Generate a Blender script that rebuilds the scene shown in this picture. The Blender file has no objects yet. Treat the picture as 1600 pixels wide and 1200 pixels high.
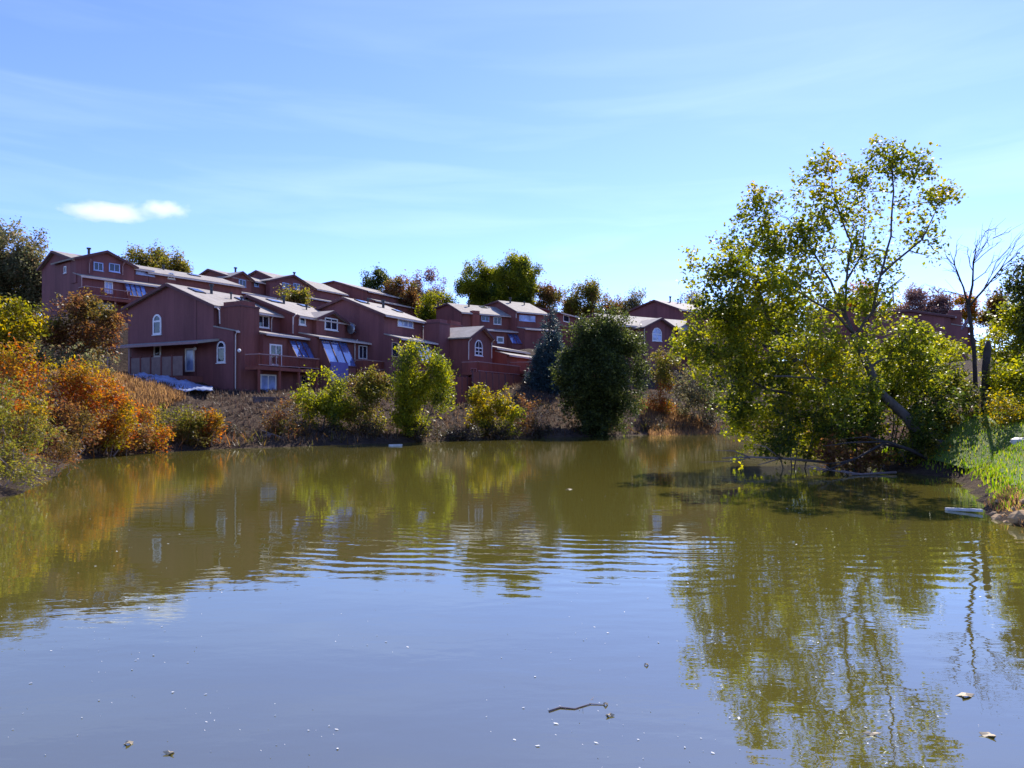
import bpy, math, random
import numpy as np
from mathutils import Vector, Matrix

random.seed(7)
rng = np.random.default_rng(11)
R = math.radians
S = bpy.context.scene
COL = S.collection

# ---------------------------------------------------------------- camera, sky, sun, exposure
F = 1155.0            # focal length in pixels of the 1600 px wide photograph
CX, HY, CH = 800.0, 640.0, 2.5
cam = bpy.data.cameras.new('camera')
cam.sensor_width = 36.0
cam.lens = 36.0 * F / 1600.0
cam.shift_y = 40.0 / 1600.0
cam.clip_end = 20000
camo = bpy.data.objects.new('camera', cam)
camo.location = (0, 0, CH)
camo.rotation_euler = (R(90), 0, 0)
COL.objects.link(camo)
S.camera = camo

SUN_EL, SUN_AZ = 43.0, 25.0
sun_dir = Vector((math.sin(R(SUN_AZ)) * math.cos(R(SUN_EL)), math.cos(R(SUN_AZ)) * math.cos(R(SUN_EL)), math.sin(R(SUN_EL))))

W = bpy.data.worlds.new('World')
S.world = W
W.use_nodes = True
nt = W.node_tree
nt.nodes.clear()
N = nt.nodes.new
L = nt.links.new
sky = N('ShaderNodeTexSky')
sky.sky_type = 'NISHITA'
sky.sun_disc = False
sky.sun_elevation = R(SUN_EL)
sky.sun_rotation = R(SUN_AZ)
sky.altitude = 1600
sky.air_density = 1.0
sky.dust_density = 0.35
sky.ozone_density = 4.0
bg = N('ShaderNodeBackground')
out = N('ShaderNodeOutputWorld')
tc = N('ShaderNodeTexCoord')
# thin cirrus high in the air, laid out in sky directions
mp = N('ShaderNodeMapping'); mp.inputs['Scale'].default_value = (1.8, 1.8, 16.0); mp.inputs['Rotation'].default_value = (0, R(-1.5), 0)
nz = N('ShaderNodeTexNoise'); nz.inputs['Scale'].default_value = 1.5; nz.inputs['Detail'].default_value = 5; nz.inputs['Roughness'].default_value = 0.52; nz.inputs['Distortion'].default_value = 0.5
rp = N('ShaderNodeMapRange'); rp.inputs['From Min'].default_value = 0.46; rp.inputs['From Max'].default_value = 0.85; rp.inputs['To Max'].default_value = 0.12
sep = N('ShaderNodeSeparateXYZ')
hm = N('ShaderNodeMapRange'); hm.inputs['From Min'].default_value = 0.55; hm.inputs['From Max'].default_value = 0.2; hm.inputs['To Min'].default_value = 0.12; hm.inputs['To Max'].default_value = 1.0
mul = N('ShaderNodeMath'); mul.operation = 'MULTIPLY'
mixc = N('ShaderNodeMix'); mixc.data_type = 'RGBA'
hs = N('ShaderNodeHueSaturation'); hs.inputs['Hue'].default_value = 0.514; hs.inputs['Saturation'].default_value = 1.06
L(tc.outputs['Generated'], mp.inputs['Vector']); L(mp.outputs[0], nz.inputs['Vector']); L(nz.outputs['Fac'], rp.inputs['Value'])
L(tc.outputs['Generated'], sep.inputs[0]); L(sep.outputs['Z'], hm.inputs['Value'])
L(rp.outputs[0], mul.inputs[0]); L(hm.outputs[0], mul.inputs[1]); L(mul.outputs[0], mixc.inputs['Factor'])
L(sky.outputs[0], hs.inputs['Color']); tint = N('ShaderNodeMix'); tint.data_type = 'RGBA'; tint.blend_type = 'MULTIPLY'; tint.inputs['Factor'].default_value = 1.0; tint.inputs['B'].default_value = (.88, .915, 1.11, 1)
L(hs.outputs[0], tint.inputs['A']); L(tint.outputs['Result'], mixc.inputs['A'])
mixc.inputs['B'].default_value = (7.5, 8.4, 9.6, 1)
L(mixc.outputs['Result'], bg.inputs['Color'])
bg.inputs['Strength'].default_value = 0.15
L(bg.outputs[0], out.inputs['Surface'])

sl = bpy.data.lights.new('sun', 'SUN')
sl.energy = 4.1
sl.angle = R(0.5)
sl.color = (1.0, 0.93, 0.82)
so = bpy.data.objects.new('sun', sl)
so.rotation_euler = sun_dir.to_track_quat('Z', 'Y').to_euler()
so.location = (0, 0, 60)
COL.objects.link(so)

try: S.cycles.volume_bounces = 6
except Exception: pass
S.view_settings.view_transform = 'Standard'
S.view_settings.look = 'None'
S.view_settings.exposure = 0.88
S.view_settings.gamma = 1.0
S.view_settings.use_curve_mapping = False

# ---------------------------------------------------------------- helpers
def P(px, py, Y):
    return np.array([(px - CX) * Y / F, Y, CH - (py - HY) * Y / F])

def WP(px, py):                       # point of the water plane seen at a photo pixel
    Y = CH * F / (py - HY)
    return ((px - CX) * Y / F, Y)

def tag(o, label=None, cat=None, group=None, kind=None):
    if label: o['label'] = label
    if cat: o['category'] = cat
    if group: o['group'] = group
    if kind: o['kind'] = kind
    return o

def empty(name, loc, rz=0.0):
    o = bpy.data.objects.new(name, None)
    o.location = loc
    o.rotation_euler = (0, 0, rz)
    o.empty_display_size = 0.3
    COL.objects.link(o)
    return o

def link_mesh(name, me, mat, parent=None, loc=None):
    if mat is not None and len(me.materials) == 0:
        me.materials.append(mat)
    o = bpy.data.objects.new(name, me)
    if parent is not None: o.parent = parent
    if loc is not None: o.location = loc
    COL.objects.link(o)
    return o

class MB:
    def __init__(s): s.v = []; s.f = []
    def box(s, a, b):                 # axis aligned in the local frame
        x0, x1 = sorted((a[0], b[0])); y0, y1 = sorted((a[1], b[1])); z0, z1 = sorted((a[2], b[2]))
        n = len(s.v)
        s.v += [(x0,y0,z0),(x1,y0,z0),(x1,y1,z0),(x0,y1,z0),(x0,y0,z1),(x1,y0,z1),(x1,y1,z1),(x0,y1,z1)]
        s.f += [tuple(n+i for i in q) for q in ((0,3,2,1),(4,5,6,7),(0,1,5,4),(1,2,6,5),(2,3,7,6),(3,0,4,7))]
        return s
    def obox(s, c, ax, ay, az):       # centre and three half axes
        c, ax, ay, az = map(np.array, (c, ax, ay, az))
        n = len(s.v)
        for k in (-1, 1):
            for (i, j) in ((-1,-1),(1,-1),(1,1),(-1,1)):
                s.v.append(tuple(c + i*ax + j*ay + k*az))
        s.f += [tuple(n+i for i in q) for q in ((0,3,2,1),(4,5,6,7),(0,1,5,4),(1,2,6,5),(2,3,7,6),(3,0,4,7))]
        return s
    def hull(s, pts8):                # two quads: 4 bottom, 4 top
        n = len(s.v)
        s.v += [tuple(p) for p in pts8]
        s.f += [tuple(n+i for i in q) for q in ((0,3,2,1),(4,5,6,7),(0,1,5,4),(1,2,6,5),(2,3,7,6),(3,0,4,7))]
        return s
    def prism_u(s, prof, u0, u1):     # profile of (v, z), drawn along u
        n = len(s.v); m = len(prof)
        s.v += [(u0, p[0], p[1]) for p in prof] + [(u1, p[0], p[1]) for p in prof]
        s.f.append(tuple(n+i for i in range(m))); s.f.append(tuple(n+m+i for i in reversed(range(m))))
        for i in range(m):
            j = (i+1) % m
            s.f.append((n+j, n+i, n+m+i, n+m+j))
        return s
    def prism_v(s, prof, v0, v1):     # profile of (u, z), drawn along v
        n = len(s.v); m = len(prof)
        s.v += [(p[0], v0, p[1]) for p in prof] + [(p[0], v1, p[1]) for p in prof]
        s.f.append(tuple(n+i for i in range(m))); s.f.append(tuple(n+m+i for i in reversed(range(m))))
        for i in range(m):
            j = (i+1) % m
            s.f.append((n+j, n+i, n+m+i, n+m+j))
        return s
    def tube(s, pts, rad, k=6, cap=True):
        pts = [Vector(p) for p in pts]
        n0 = len(s.v)
        prev = None
        for i, p in enumerate(pts):
            t = (pts[min(i+1, len(pts)-1)] - pts[max(i-1, 0)])
            if t.length < 1e-6: t = Vector((0, 0, 1))
            t.normalize()
            if prev is None:
                a = t.cross(Vector((0.3, 0.9, 0.1)))
                if a.length < 0.05: a = t.cross(Vector((1, 0, 0)))
            else:
                a = prev - t * prev.dot(t)
            a.normalize(); prev = a
            b = t.cross(a)
            r = rad[i] if hasattr(rad, '__len__') else rad
            for j in range(k):
                th = 2*math.pi*j/k
                q = p + a*(math.cos(th)*r) + b*(math.sin(th)*r)
                s.v.append((q.x, q.y, q.z))
        for i in range(len(pts)-1):
            for j in range(k):
                j2 = (j+1) % k
                s.f.append((n0+i*k+j, n0+i*k+j2, n0+(i+1)*k+j2, n0+(i+1)*k+j))
        if cap:
            s.f.append(tuple(n0+j for j in reversed(range(k))))
            s.f.append(tuple(n0+(len(pts)-1)*k+j for j in range(k)))
        return s
    def build(s, name, mat, parent=None, off=(0,0,0), smooth=False, loc=None):
        me = bpy.data.meshes.new(name)
        v = [(a[0]-off[0], a[1]-off[1], a[2]-off[2]) for a in s.v]
        me.from_pydata(v, [], s.f)
        bmn = __import__('bmesh').new(); bmn.from_mesh(me)
        __import__('bmesh').ops.recalc_face_normals(bmn, faces=bmn.faces); bmn.to_mesh(me); bmn.free()
        if smooth:
            me.polygons.foreach_set('use_smooth', [True]*len(me.polygons))
        me.update()
        return link_mesh(name, me, mat, parent, loc)

def quads_mesh(name, co, k=4):
    n = len(co) // k
    me = bpy.data.meshes.new(name)
    me.vertices.add(len(co)); me.loops.add(n*k); me.polygons.add(n)
    me.vertices.foreach_set('co', np.asarray(co, dtype=np.float32).ravel())
    me.loops.foreach_set('vertex_index', np.arange(n*k, dtype=np.int32))
    me.polygons.foreach_set('loop_start', np.arange(0, n*k, k, dtype=np.int32))
    me.polygons.foreach_set('loop_total', np.full(n, k, dtype=np.int32))
    me.update()
    me.validate()
    return me

# ---------------------------------------------------------------- materials
def new_mat(name):
    m = bpy.data.materials.new(name); m.use_nodes = True
    t = m.node_tree; t.nodes.clear()
    return m, t, t.nodes.new, t.links.new

def mat_plain(name, c, rough=0.7, c2=None, scale=3.0, bump=0.0, bscale=20.0, spec=0.4, metal=0.0, stretch=(1,1,1)):
    m, t, N, L = new_mat(name)
    o = N('ShaderNodeOutputMaterial'); p = N('ShaderNodeBsdfPrincipled'); L(p.outputs[0], o.inputs[0])
    p.inputs['Base Color'].default_value = (*c, 1); p.inputs['Roughness'].default_value = rough
    p.inputs['Specular IOR Level'].default_value = spec; p.inputs['Metallic'].default_value = metal
    tc = N('ShaderNodeTexCoord'); mp = N('ShaderNodeMapping'); mp.inputs['Scale'].default_value = stretch
    L(tc.outputs['Object'], mp.inputs[0])
    if c2:
        n = N('ShaderNodeTexNoise'); n.inputs['Scale'].default_value = scale; n.inputs['Detail'].default_value = 7; n.inputs['Roughness'].default_value = 0.65
        r = N('ShaderNodeMapRange'); r.inputs['From Min'].default_value = 0.33; r.inputs['From Max'].default_value = 0.67
        x = N('ShaderNodeMix'); x.data_type = 'RGBA'
        L(mp.outputs[0], n.inputs['Vector']); L(n.outputs['Fac'], r.inputs['Value']); L(r.outputs[0], x.inputs['Factor'])
        x.inputs['A'].default_value = (*c, 1); x.inputs['B'].default_value = (*c2, 1)
        L(x.outputs['Result'], p.inputs['Base Color'])
    if bump:
        n = N('ShaderNodeTexNoise'); n.inputs['Scale'].default_value = bscale; n.inputs['Detail'].default_value = 5
        b = N('ShaderNodeBump'); b.inputs['Strength'].default_value = 1.0; b.inputs['Distance'].default_value = bump
        L(mp.outputs[0], n.inputs['Vector']); L(n.outputs['Fac'], b.inputs['Height']); L(b.outputs[0], p.inputs['Normal'])
    return m

def mat_siding(name, c, c2):
    """grooved vertical board siding, stained red brown and a little faded"""
    m, t, N, L = new_mat(name)
    o = N('ShaderNodeOutputMaterial'); p = N('ShaderNodeBsdfPrincipled'); L(p.outputs[0], o.inputs[0])
    p.inputs['Roughness'].default_value = 0.75; p.inputs['Specular IOR Level'].default_value = 0.3
    tc = N('ShaderNodeTexCoord')
    n = N('ShaderNodeTexNoise'); n.inputs['Scale'].default_value = 0.5; n.inputs['Detail'].default_value = 8; n.inputs['Roughness'].default_value = 0.7
    mp = N('ShaderNodeMapping'); mp.inputs['Scale'].default_value = (2.5, 2.5, 0.5)
    L(tc.outputs['Object'], mp.inputs[0]); L(mp.outputs[0], n.inputs['Vector'])
    r = N('ShaderNodeMapRange'); r.inputs['From Min'].default_value = 0.3; r.inputs['From Max'].default_value = 0.7
    L(n.outputs['Fac'], r.inputs['Value'])
    x = N('ShaderNodeMix'); x.data_type = 'RGBA'; x.inputs['A'].default_value = (*c, 1); x.inputs['B'].default_value = (*c2, 1)
    L(r.outputs[0], x.inputs['Factor'])
    s = N('ShaderNodeSeparateXYZ'); L(tc.outputs['Object'], s.inputs[0])
    ad = N('ShaderNodeMath'); ad.operation = 'ADD'; L(s.outputs['X'], ad.inputs[0]); L(s.outputs['Y'], ad.inputs[1])
    mu = N('ShaderNodeMath'); mu.operation = 'MULTIPLY'; L(ad.outputs[0], mu.inputs[0]); mu.inputs[1].default_value = 1/0.30
    fr = N('ShaderNodeMath'); fr.operation = 'FRACT'; L(mu.outputs[0], fr.inputs[0])
    g = N('ShaderNodeMapRange'); g.inputs['From Min'].default_value = 0.0; g.inputs['From Max'].default_value = 0.12; L(fr.outputs[0], g.inputs['Value'])
    b = N('ShaderNodeBump'); b.inputs['Distance'].default_value = 0.01; b.inputs['Strength'].default_value = 0.8
    L(g.outputs[0], b.inputs['Height']); L(b.outputs[0], p.inputs['Normal'])
    mu2 = N('ShaderNodeMath'); mu2.operation = 'MULTIPLY'; L(ad.outputs[0], mu2.inputs[0]); mu2.inputs[1].default_value = 1/1.22
    fr2 = N('ShaderNodeMath'); fr2.operation = 'FRACT'; L(mu2.outputs[0], fr2.inputs[0])
    g2 = N('ShaderNodeMapRange'); g2.inputs['From Min'].default_value = 0.0; g2.inputs['From Max'].default_value = 0.05; g2.inputs['To Min'].default_value = .72; L(fr2.outputs[0], g2.inputs['Value'])
    fl = N('ShaderNodeMath'); fl.operation = 'FLOOR'; L(mu2.outputs[0], fl.inputs[0])
    wn = N('ShaderNodeTexWhiteNoise'); wn.noise_dimensions = '1D'; L(fl.outputs[0], wn.inputs['W'])
    mr3 = N('ShaderNodeMapRange'); mr3.inputs['To Min'].default_value = .88; mr3.inputs['To Max'].default_value = 1.1; L(wn.outputs['Value'], mr3.inputs['Value'])
    mm_ = N('ShaderNodeMath'); mm_.operation = 'MULTIPLY'; L(g2.outputs[0], mm_.inputs[0]); L(mr3.outputs[0], mm_.inputs[1])
    vs = N('ShaderNodeVectorMath'); vs.operation = 'SCALE'; L(x.outputs['Result'], vs.inputs[0]); L(mm_.outputs[0], vs.inputs['Scale'])
    L(vs.outputs[0], p.inputs['Base Color'])
    return m

def mat_glass(name, c, rough=0.04, ior=1.6):
    m, t, N, L = new_mat(name)
    o = N('ShaderNodeOutputMaterial'); p = N('ShaderNodeBsdfPrincipled'); L(p.outputs[0], o.inputs[0])
    tc = N('ShaderNodeTexCoord')
    n = N('ShaderNodeTexNoise'); n.inputs['Scale'].default_value = 0.9; n.inputs['Detail'].default_value = 3
    L(tc.outputs['Object'], n.inputs['Vector'])
    x = N('ShaderNodeMix'); x.data_type = 'RGBA'; x.inputs['A'].default_value = (*c, 1); x.inputs['B'].default_value = (c[0]*1.9, c[1]*1.9, c[2]*1.9, 1)
    r = N('ShaderNodeMapRange'); r.inputs['From Min'].default_value = 0.4; r.inputs['From Max'].default_value = 0.6
    L(n.outputs['Fac'], r.inputs['Value']); L(r.outputs[0], x.inputs['Factor']); L(x.outputs['Result'], p.inputs['Base Color'])
    p.inputs['Roughness'].default_value = rough; p.inputs['IOR'].default_value = ior
    b = N('ShaderNodeBump'); b.inputs['Distance'].default_value = 0.02
    L(n.outputs['Fac'], b.inputs['Height']); L(b.outputs[0], p.inputs['Normal'])
    return m

def mat_leaf(name, cols, cols2=None, nscale=0.35, thr=0.5, trans=0.5, gloss=0.22):
    """each leaf takes a colour of its own; a slow noise moves whole boughs towards a second set"""
    m, t, N, L = new_mat(name)
    o = N('ShaderNodeOutputMaterial')
    g = N('ShaderNodeNewGeometry')
    def ramp(cs):
        r = N('ShaderNodeValToRGB'); r.color_ramp.interpolation = 'LINEAR'
        e = r.color_ramp.elements
        while len(e) < len(cs): e.new(0.5)
        for i, c in enumerate(cs):
            e[i].position = i/(len(cs)-1); e[i].color = (*c, 1)
        L(g.outputs['Random Per Island'], r.inputs[0])
        return r
    a = ramp(cols); col = a.outputs[0]
    if cols2:
        b = ramp(cols2)
        tc = N('ShaderNodeTexCoord'); n = N('ShaderNodeTexNoise'); n.inputs['Scale'].default_value = nscale; n.inputs['Detail'].default_value = 3
        L(tc.outputs['Object'], n.inputs['Vector'])
        mr = N('ShaderNodeMapRange'); mr.inputs['From Min'].default_value = thr-0.07; mr.inputs['From Max'].default_value = thr+0.07
        L(n.outputs['Fac'], mr.inputs['Value'])
        x = N('ShaderNodeMix'); x.data_type = 'RGBA'; L(mr.outputs[0], x.inputs['Factor']); L(a.outputs[0], x.inputs['A']); L(b.outputs[0], x.inputs['B'])
        col = x.outputs['Result']
    p = N('ShaderNodeBsdfPrincipled'); p.inputs['Roughness'].default_value = 0.45; p.inputs['Specular IOR Level'].default_value = gloss
    tr = N('ShaderNodeBsdfTranslucent')
    hs = N('ShaderNodeHueSaturation'); hs.inputs['Value'].default_value = 2.7; hs.inputs['Saturation'].default_value = 1.1
    L(col, hs.inputs['Color'])
    L(col, p.inputs['Base Color']); L(hs.outputs[0], tr.inputs['Color'])
    mx = N('ShaderNodeMixShader'); mx.inputs[0].default_value = trans
    L(p.outputs[0], mx.inputs[1]); L(tr.outputs[0], mx.inputs[2]); L(mx.outputs[0], o.inputs[0])
    return m

M = {}
M['siding'] = mat_siding('red_brown_siding', (.165, .053, .044), (.245, .084, .068))
M['siding2'] = mat_siding('purple_brown_siding', (.16, .056, .056), (.23, .084, .080))
M['redwood'] = mat_siding('red_stained_wood', (.20, .052, .036), (.28, .082, .054))
M['trimdark'] = mat_plain('dark_brown_trim', (.10, .035, .035), 0.7, (.14, .05, .05), 2)
M['roof'] = mat_plain('weathered_shingle', (.26, .225, .19), 0.8, (.39, .345, .30), 1.2, 0.02, 9)
def add_courses(m, pitch=.28):
    t = m.node_tree; N = t.nodes.new; L = t.links.new
    p = [n for n in t.nodes if n.type == 'BSDF_PRINCIPLED'][0]
    tc = N('ShaderNodeTexCoord'); s_ = N('ShaderNodeSeparateXYZ'); L(tc.outputs['Object'], s_.inputs[0])
    a = N('ShaderNodeMath'); a.operation = 'MULTIPLY'; a.inputs[1].default_value = 1/pitch; L(s_.outputs['Y'], a.inputs[0])
    f = N('ShaderNodeMath'); f.operation = 'FRACT'; L(a.outputs[0], f.inputs[0])
    r = N('ShaderNodeMapRange'); r.inputs['From Max'].default_value = .25; L(f.outputs[0], r.inputs['Value'])
    b = N('ShaderNodeBump'); b.inputs['Distance'].default_value = .02; L(r.outputs[0], b.inputs['Height'])
    old = p.inputs['Normal'].links[0].from_socket if p.inputs['Normal'].links else None
    if old: L(old, b.inputs['Normal'])
    L(b.outputs[0], p.inputs['Normal'])
add_courses(M['roof'])
M['roofdark'] = mat_plain('dark_metal', (.03, .03, .035), 0.5, (.05, .05, .055), 4)
M['cream'] = mat_plain('cream_gutter_paint', (.66, .55, .50), 0.5, (.52, .42, .38), 3)
M['pinkpaint'] = mat_plain('pinkish_trim_paint', (.40, .24, .22), 0.6, (.30, .17, .16), 3)
M['white'] = mat_plain('white_frame_paint', (.82, .80, .80), 0.5, (.74, .70, .70), 3)
M['beige'] = mat_plain('faded_beige_board', (.30, .20, .17), 0.8, (.22, .14, .12), 2)
M['pane'] = mat_glass('window_glass', (.012, .014, .025))
M['curtain'] = mat_glass('curtained_glass', (.20, .24, .40), 0.12, 1.6)
M['solar'] = mat_glass('sloped_sunroom_glass', (.05, .085, .22), 0.05, 3.0)
M['purple'] = mat_plain('blue_violet_panel', (.12, .10, .30), 0.5, (.16, .13, .34), 2)
M['bark'] = mat_plain('grey_brown_bark', (.055, .042, .036), 0.9, (.11, .088, .075), 6, 0.02, 14, stretch=(1,1,.25))
M['barkdark'] = mat_plain('dark_bark', (.03, .022, .02), 0.9, (.06, .045, .04), 6, 0.02, 14)
M['twig'] = mat_plain('pale_twig', (.17, .12, .11), 0.85, (.25, .19, .17), 6)
M['stone'] = mat_plain('tan_stone', (.42, .27, .13), 0.9, (.26, .17, .09), 3, 0.03, 8)
M['wallstone'] = mat_plain('grey_brown_masonry', (.10, .075, .075), 0.9, (.16, .12, .115), 3, 0.02, 8)
M['soil'] = mat_plain('dark_soil', (.035, .025, .02), 0.95, (.07, .05, .04), 3, 0.03, 8)
M['steel'] = mat_plain('grey_metal', (.35, .36, .40), 0.35, (.25, .26, .30), 3, metal=.6)
M['floatleaf'] = mat_plain('pale_fallen_leaf', (.55, .45, .28), 0.6, (.40, .28, .14), 9)
M['speck'] = mat_plain('seed_fluff', (.62, .62, .60), 0.7, (.45, .45, .42), 9)
M['whitewood'] = mat_plain('bleached_wood', (.72, .68, .60), 0.6, (.5, .45, .38), 5)
M['blacksheet'] = mat_plain('black_sheet_painted_sky_sheen', (.42, .50, .72), 0.3, (.16, .19, .28), 0.8, 0.06, 1.4, spec=.8)  # silvery blue is the sky's sheen on black plastic, put into the base colour

GY1 = [(.06,.08,.012),(.11,.13,.015),(.16,.17,.02),(.25,.23,.03)]
GY2 = [(.14,.13,.012),(.22,.19,.015),(.30,.24,.018),(.36,.22,.015)]
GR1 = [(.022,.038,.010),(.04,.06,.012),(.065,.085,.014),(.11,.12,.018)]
OR1 = [(.15,.045,.025),(.30,.08,.025),(.36,.12,.035),(.22,.11,.03),(.10,.10,.02)]
OR2 = [(.12,.11,.014),(.20,.17,.016),(.28,.20,.02),(.09,.06,.02)]
RB1 = [(.08,.035,.02),(.14,.06,.03),(.17,.09,.03),(.10,.07,.02)]
M['lf_tall'] = mat_leaf('leaf_tall_tree', GY1, GY2, 0.35, 0.60)
M['lf_yg'] = mat_leaf('leaf_yellow_green', [(.09,.11,.014),(.15,.16,.016),(.22,.215,.022),(.30,.26,.03)], GR1, 0.35, 0.55)
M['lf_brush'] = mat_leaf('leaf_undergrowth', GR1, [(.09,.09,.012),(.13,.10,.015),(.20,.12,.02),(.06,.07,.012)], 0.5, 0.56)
M['lf_dark'] = mat_leaf('leaf_dark_evergreen', [(.024,.032,.012),(.042,.054,.016),(.062,.078,.02),(.11,.12,.028)], None, trans=.45)
M['lf_blue'] = mat_leaf('needle_blue_spruce', [(.025,.045,.045),(.04,.07,.07),(.06,.10,.10)], None, trans=.2)
M['lf_orange'] = mat_leaf('leaf_orange_shrub', OR1, OR2, 0.5, 0.52)
M['lf_olive'] = mat_leaf('leaf_olive_shrub', [(.07,.075,.015),(.12,.12,.018),(.17,.15,.025),(.13,.08,.03)], [(.12,.06,.03),(.16,.09,.04),(.10,.07,.03)], 0.6, 0.6)
M['lf_yellow'] = mat_leaf('leaf_golden', [(.18,.12,.014),(.30,.21,.02),(.36,.28,.03),(.13,.13,.018),(.08,.09,.015)], [(.08,.09,.012),(.13,.13,.014),(.06,.06,.012)], 0.5, 0.54)
M['lf_rust'] = mat_leaf('leaf_rust', RB1, [(.08,.08,.02),(.12,.10,.02),(.05,.05,.015)], 0.5, 0.55)
M['lf_far'] = mat_leaf('leaf_far_grey_green', [(.06,.07,.035),(.10,.105,.05),(.15,.13,.06),(.17,.11,.06)], None)
M['lf_mauve'] = mat_leaf('leaf_mauve_brown', [(.12,.07,.07),(.17,.10,.09),(.21,.13,.10)], None, trans=.3)
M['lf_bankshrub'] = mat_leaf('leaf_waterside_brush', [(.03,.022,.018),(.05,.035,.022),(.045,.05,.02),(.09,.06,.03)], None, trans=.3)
M['lf_grass'] = mat_leaf('grass_blade', [(.05,.11,.010),(.10,.18,.012),(.17,.26,.016),(.26,.30,.03),(.24,.20,.06)], None, trans=.45)
M['lf_dry'] = mat_leaf('dry_grass_blade', [(.16,.09,.045),(.24,.15,.07),(.12,.07,.045),(.32,.19,.08)], None)
M['lf_bank'] = mat_leaf('dull_bank_grass', [(.10,.066,.046),(.15,.10,.062),(.08,.054,.042),(.21,.145,.085)], [(.05,.036,.032),(.08,.056,.046),(.11,.08,.06)], 0.12, 0.5, trans=.3)

# ---------------------------------------------------------------- the pond outline and the lie of the land
shore_px = [(0,778),(70,748),(100,722),(180,711),(330,702),(450,698),(600,693),(730,688),(850,684),(1000,680),(1140,676)]
pond = [(-11.5, 3.0), (-13.5, 12.0)] + [WP(*p) for p in shore_px]
pond += [(30.5, 78), (24, 60), WP(1290,712), WP(1400,735), WP(1500,748), WP(1535,775), WP(1545,800), WP(1600,826), (11.3, 10.5), (11.0, 3.0), (5, 1.6), (-6, 1.6)]
PD = np.array(pond)

def sdist(x, y):
    """signed distance to the pond edge, positive on land"""
    x = np.atleast_1d(np.asarray(x, float)); y = np.atleast_1d(np.asarray(y, float))
    d = np.full(x.shape, 1e9); inside = np.zeros(x.shape, bool)
    n = len(PD)
    for i in range(n):
        ax, ay = PD[i]; bx, by = PD[(i+1) % n]
        ex, ey = bx-ax, by-ay
        t = np.clip(((x-ax)*ex + (y-ay)*ey)/(ex*ex+ey*ey), 0, 1)
        d = np.minimum(d, np.hypot(x-ax-t*ex, y-ay-t*ey))
        c = ((ay > y) != (by > y)) & (x < (bx-ax)*(y-ay)/((by-ay) if by != ay else 1e-9) + ax)
        inside ^= c
    return np.where(inside, -d, d)

CTL = np.array([
 (-23,60,3.85),(-30,65,5.0),(-37,68,5.9),(-18,63,3.9),(-16,68,4.0),(-12,73,4.4),(-8,80,5.0),(-3,84,5.0),(4,86,5.4),(0,95,6.8),(-14,85,6.5),
 (-26,78,7.5),(-46,79,12.4),(-56,84,12.6),(-38,90,12.6),(-60,68,10),(-33,52,4.8),(-45,50,6.5),(-27,42,3.0),(-36,60,6.0),
 (-24,24,2.2),(-34,32,3.4),(-42,104,15.5),(-28,116,15.5),(-10,134,14.5),(2,118,12),(12,124,12),(20,94,7.6),(24,110,11),(40,98,9),
 (16,92,6.0),(30,84,5.0),(20,35,2.0),(17.5,27,1.9),(20,24,2.2),(15,19,1.3),(24,30,2.6),(34,45,3.2),(34,60,4.2),(60,88,8.5),(50,60,6),
 (0,-6,.9),(-14,4,1.4),(14,6,1.0),(-90,60,11),(90,60,9),(-90,130,17),(0,170,14),(90,140,13),(-150,250,17),(0,280,14),(150,250,14),(-100,-40,3),(100,-40,3)], float)

def hgt(x, y):
    x = np.atleast_1d(np.asarray(x, float)); y = np.atleast_1d(np.asarray(y, float))
    w = np.zeros(x.shape); z = np.zeros(x.shape)
    for cx, cy, cz in CTL:
        k = 1.0/(((x-cx)**2 + (y-cy)**2) + 2.0)**1.6
        w += k; z += k*cz
    H = z/w
    d = sdist(x, y)
    right = np.clip((x-6)/8, 0, 1)*np.clip((45-y)/12, 0, 1)
    Wd = 13*(1-right) + 3.0*right
    def sm(t): t = np.clip(t, 0, 1); return t*t*(3-2*t)
    bumps = 0.10*np.sin(x*.9+1.3*np.sin(y*.5)) * np.sin(y*.8+x*.23) + 0.05*np.sin(x*2.3+y*1.7)
    land = .30*sm(d/.5) + (H-.30)*(0.55*sm(d/Wd)+0.45*np.clip(d/Wd,0,1)) + bumps*sm(d/3)
    bed = -.06 - 1.5*sm(-d/5)
    return np.where(d > 0, land, bed)

def h1(x, y): return float(hgt(x, y)[0])

ax = np.concatenate([[-9000,-4000,-1500,-600,-300,-180,-130], np.arange(-100,-45,3.0), np.arange(-45,45,.9), np.arange(45,103,3.0), [130,180,300,600,1500,4000,9000]])
ay = np.concatenate([[-3000,-600,-150,-60,-25,-12,-6], np.arange(-3,112,.9), np.arange(112,190,4.0), [220,280,400,700,1500,4000,9000]])
GX, GY = np.meshgrid(ax, ay)
GZ = hgt(GX.ravel(), GY.ravel())
far = np.clip((np.hypot(GX.ravel(), GY.ravel())-300)/1500, 0, 1)
GZ = GZ*(1-far) + 13*far
nx, ny = len(ax), len(ay)
verts = np.stack([GX.ravel(), GY.ravel(), GZ], 1)
idx = np.arange(nx*ny).reshape(ny, nx)
faces = np.stack([idx[:-1,:-1], idx[:-1,1:], idx[1:,1:], idx[1:,:-1]], -1).reshape(-1, 4)
me = bpy.data.meshes.new('ground'); me.from_pydata(verts.tolist(), [], faces.tolist())
me.polygons.foreach_set('use_smooth', [True]*len(me.polygons))
m, t, N, L = new_mat('bank_earth_and_dry_grass')
o = N('ShaderNodeOutputMaterial'); p = N('ShaderNodeBsdfPrincipled'); L(p.outputs[0], o.inputs[0]); p.inputs['Roughness'].default_value = .95; p.inputs['Specular IOR Level'].default_value = .15
tcn = N('ShaderNodeTexCoord')
n1 = N('ShaderNodeTexNoise'); n1.inputs['Scale'].default_value = .12; n1.inputs['Detail'].default_value = 8; n1.inputs['Roughness'].default_value = .6
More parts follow.
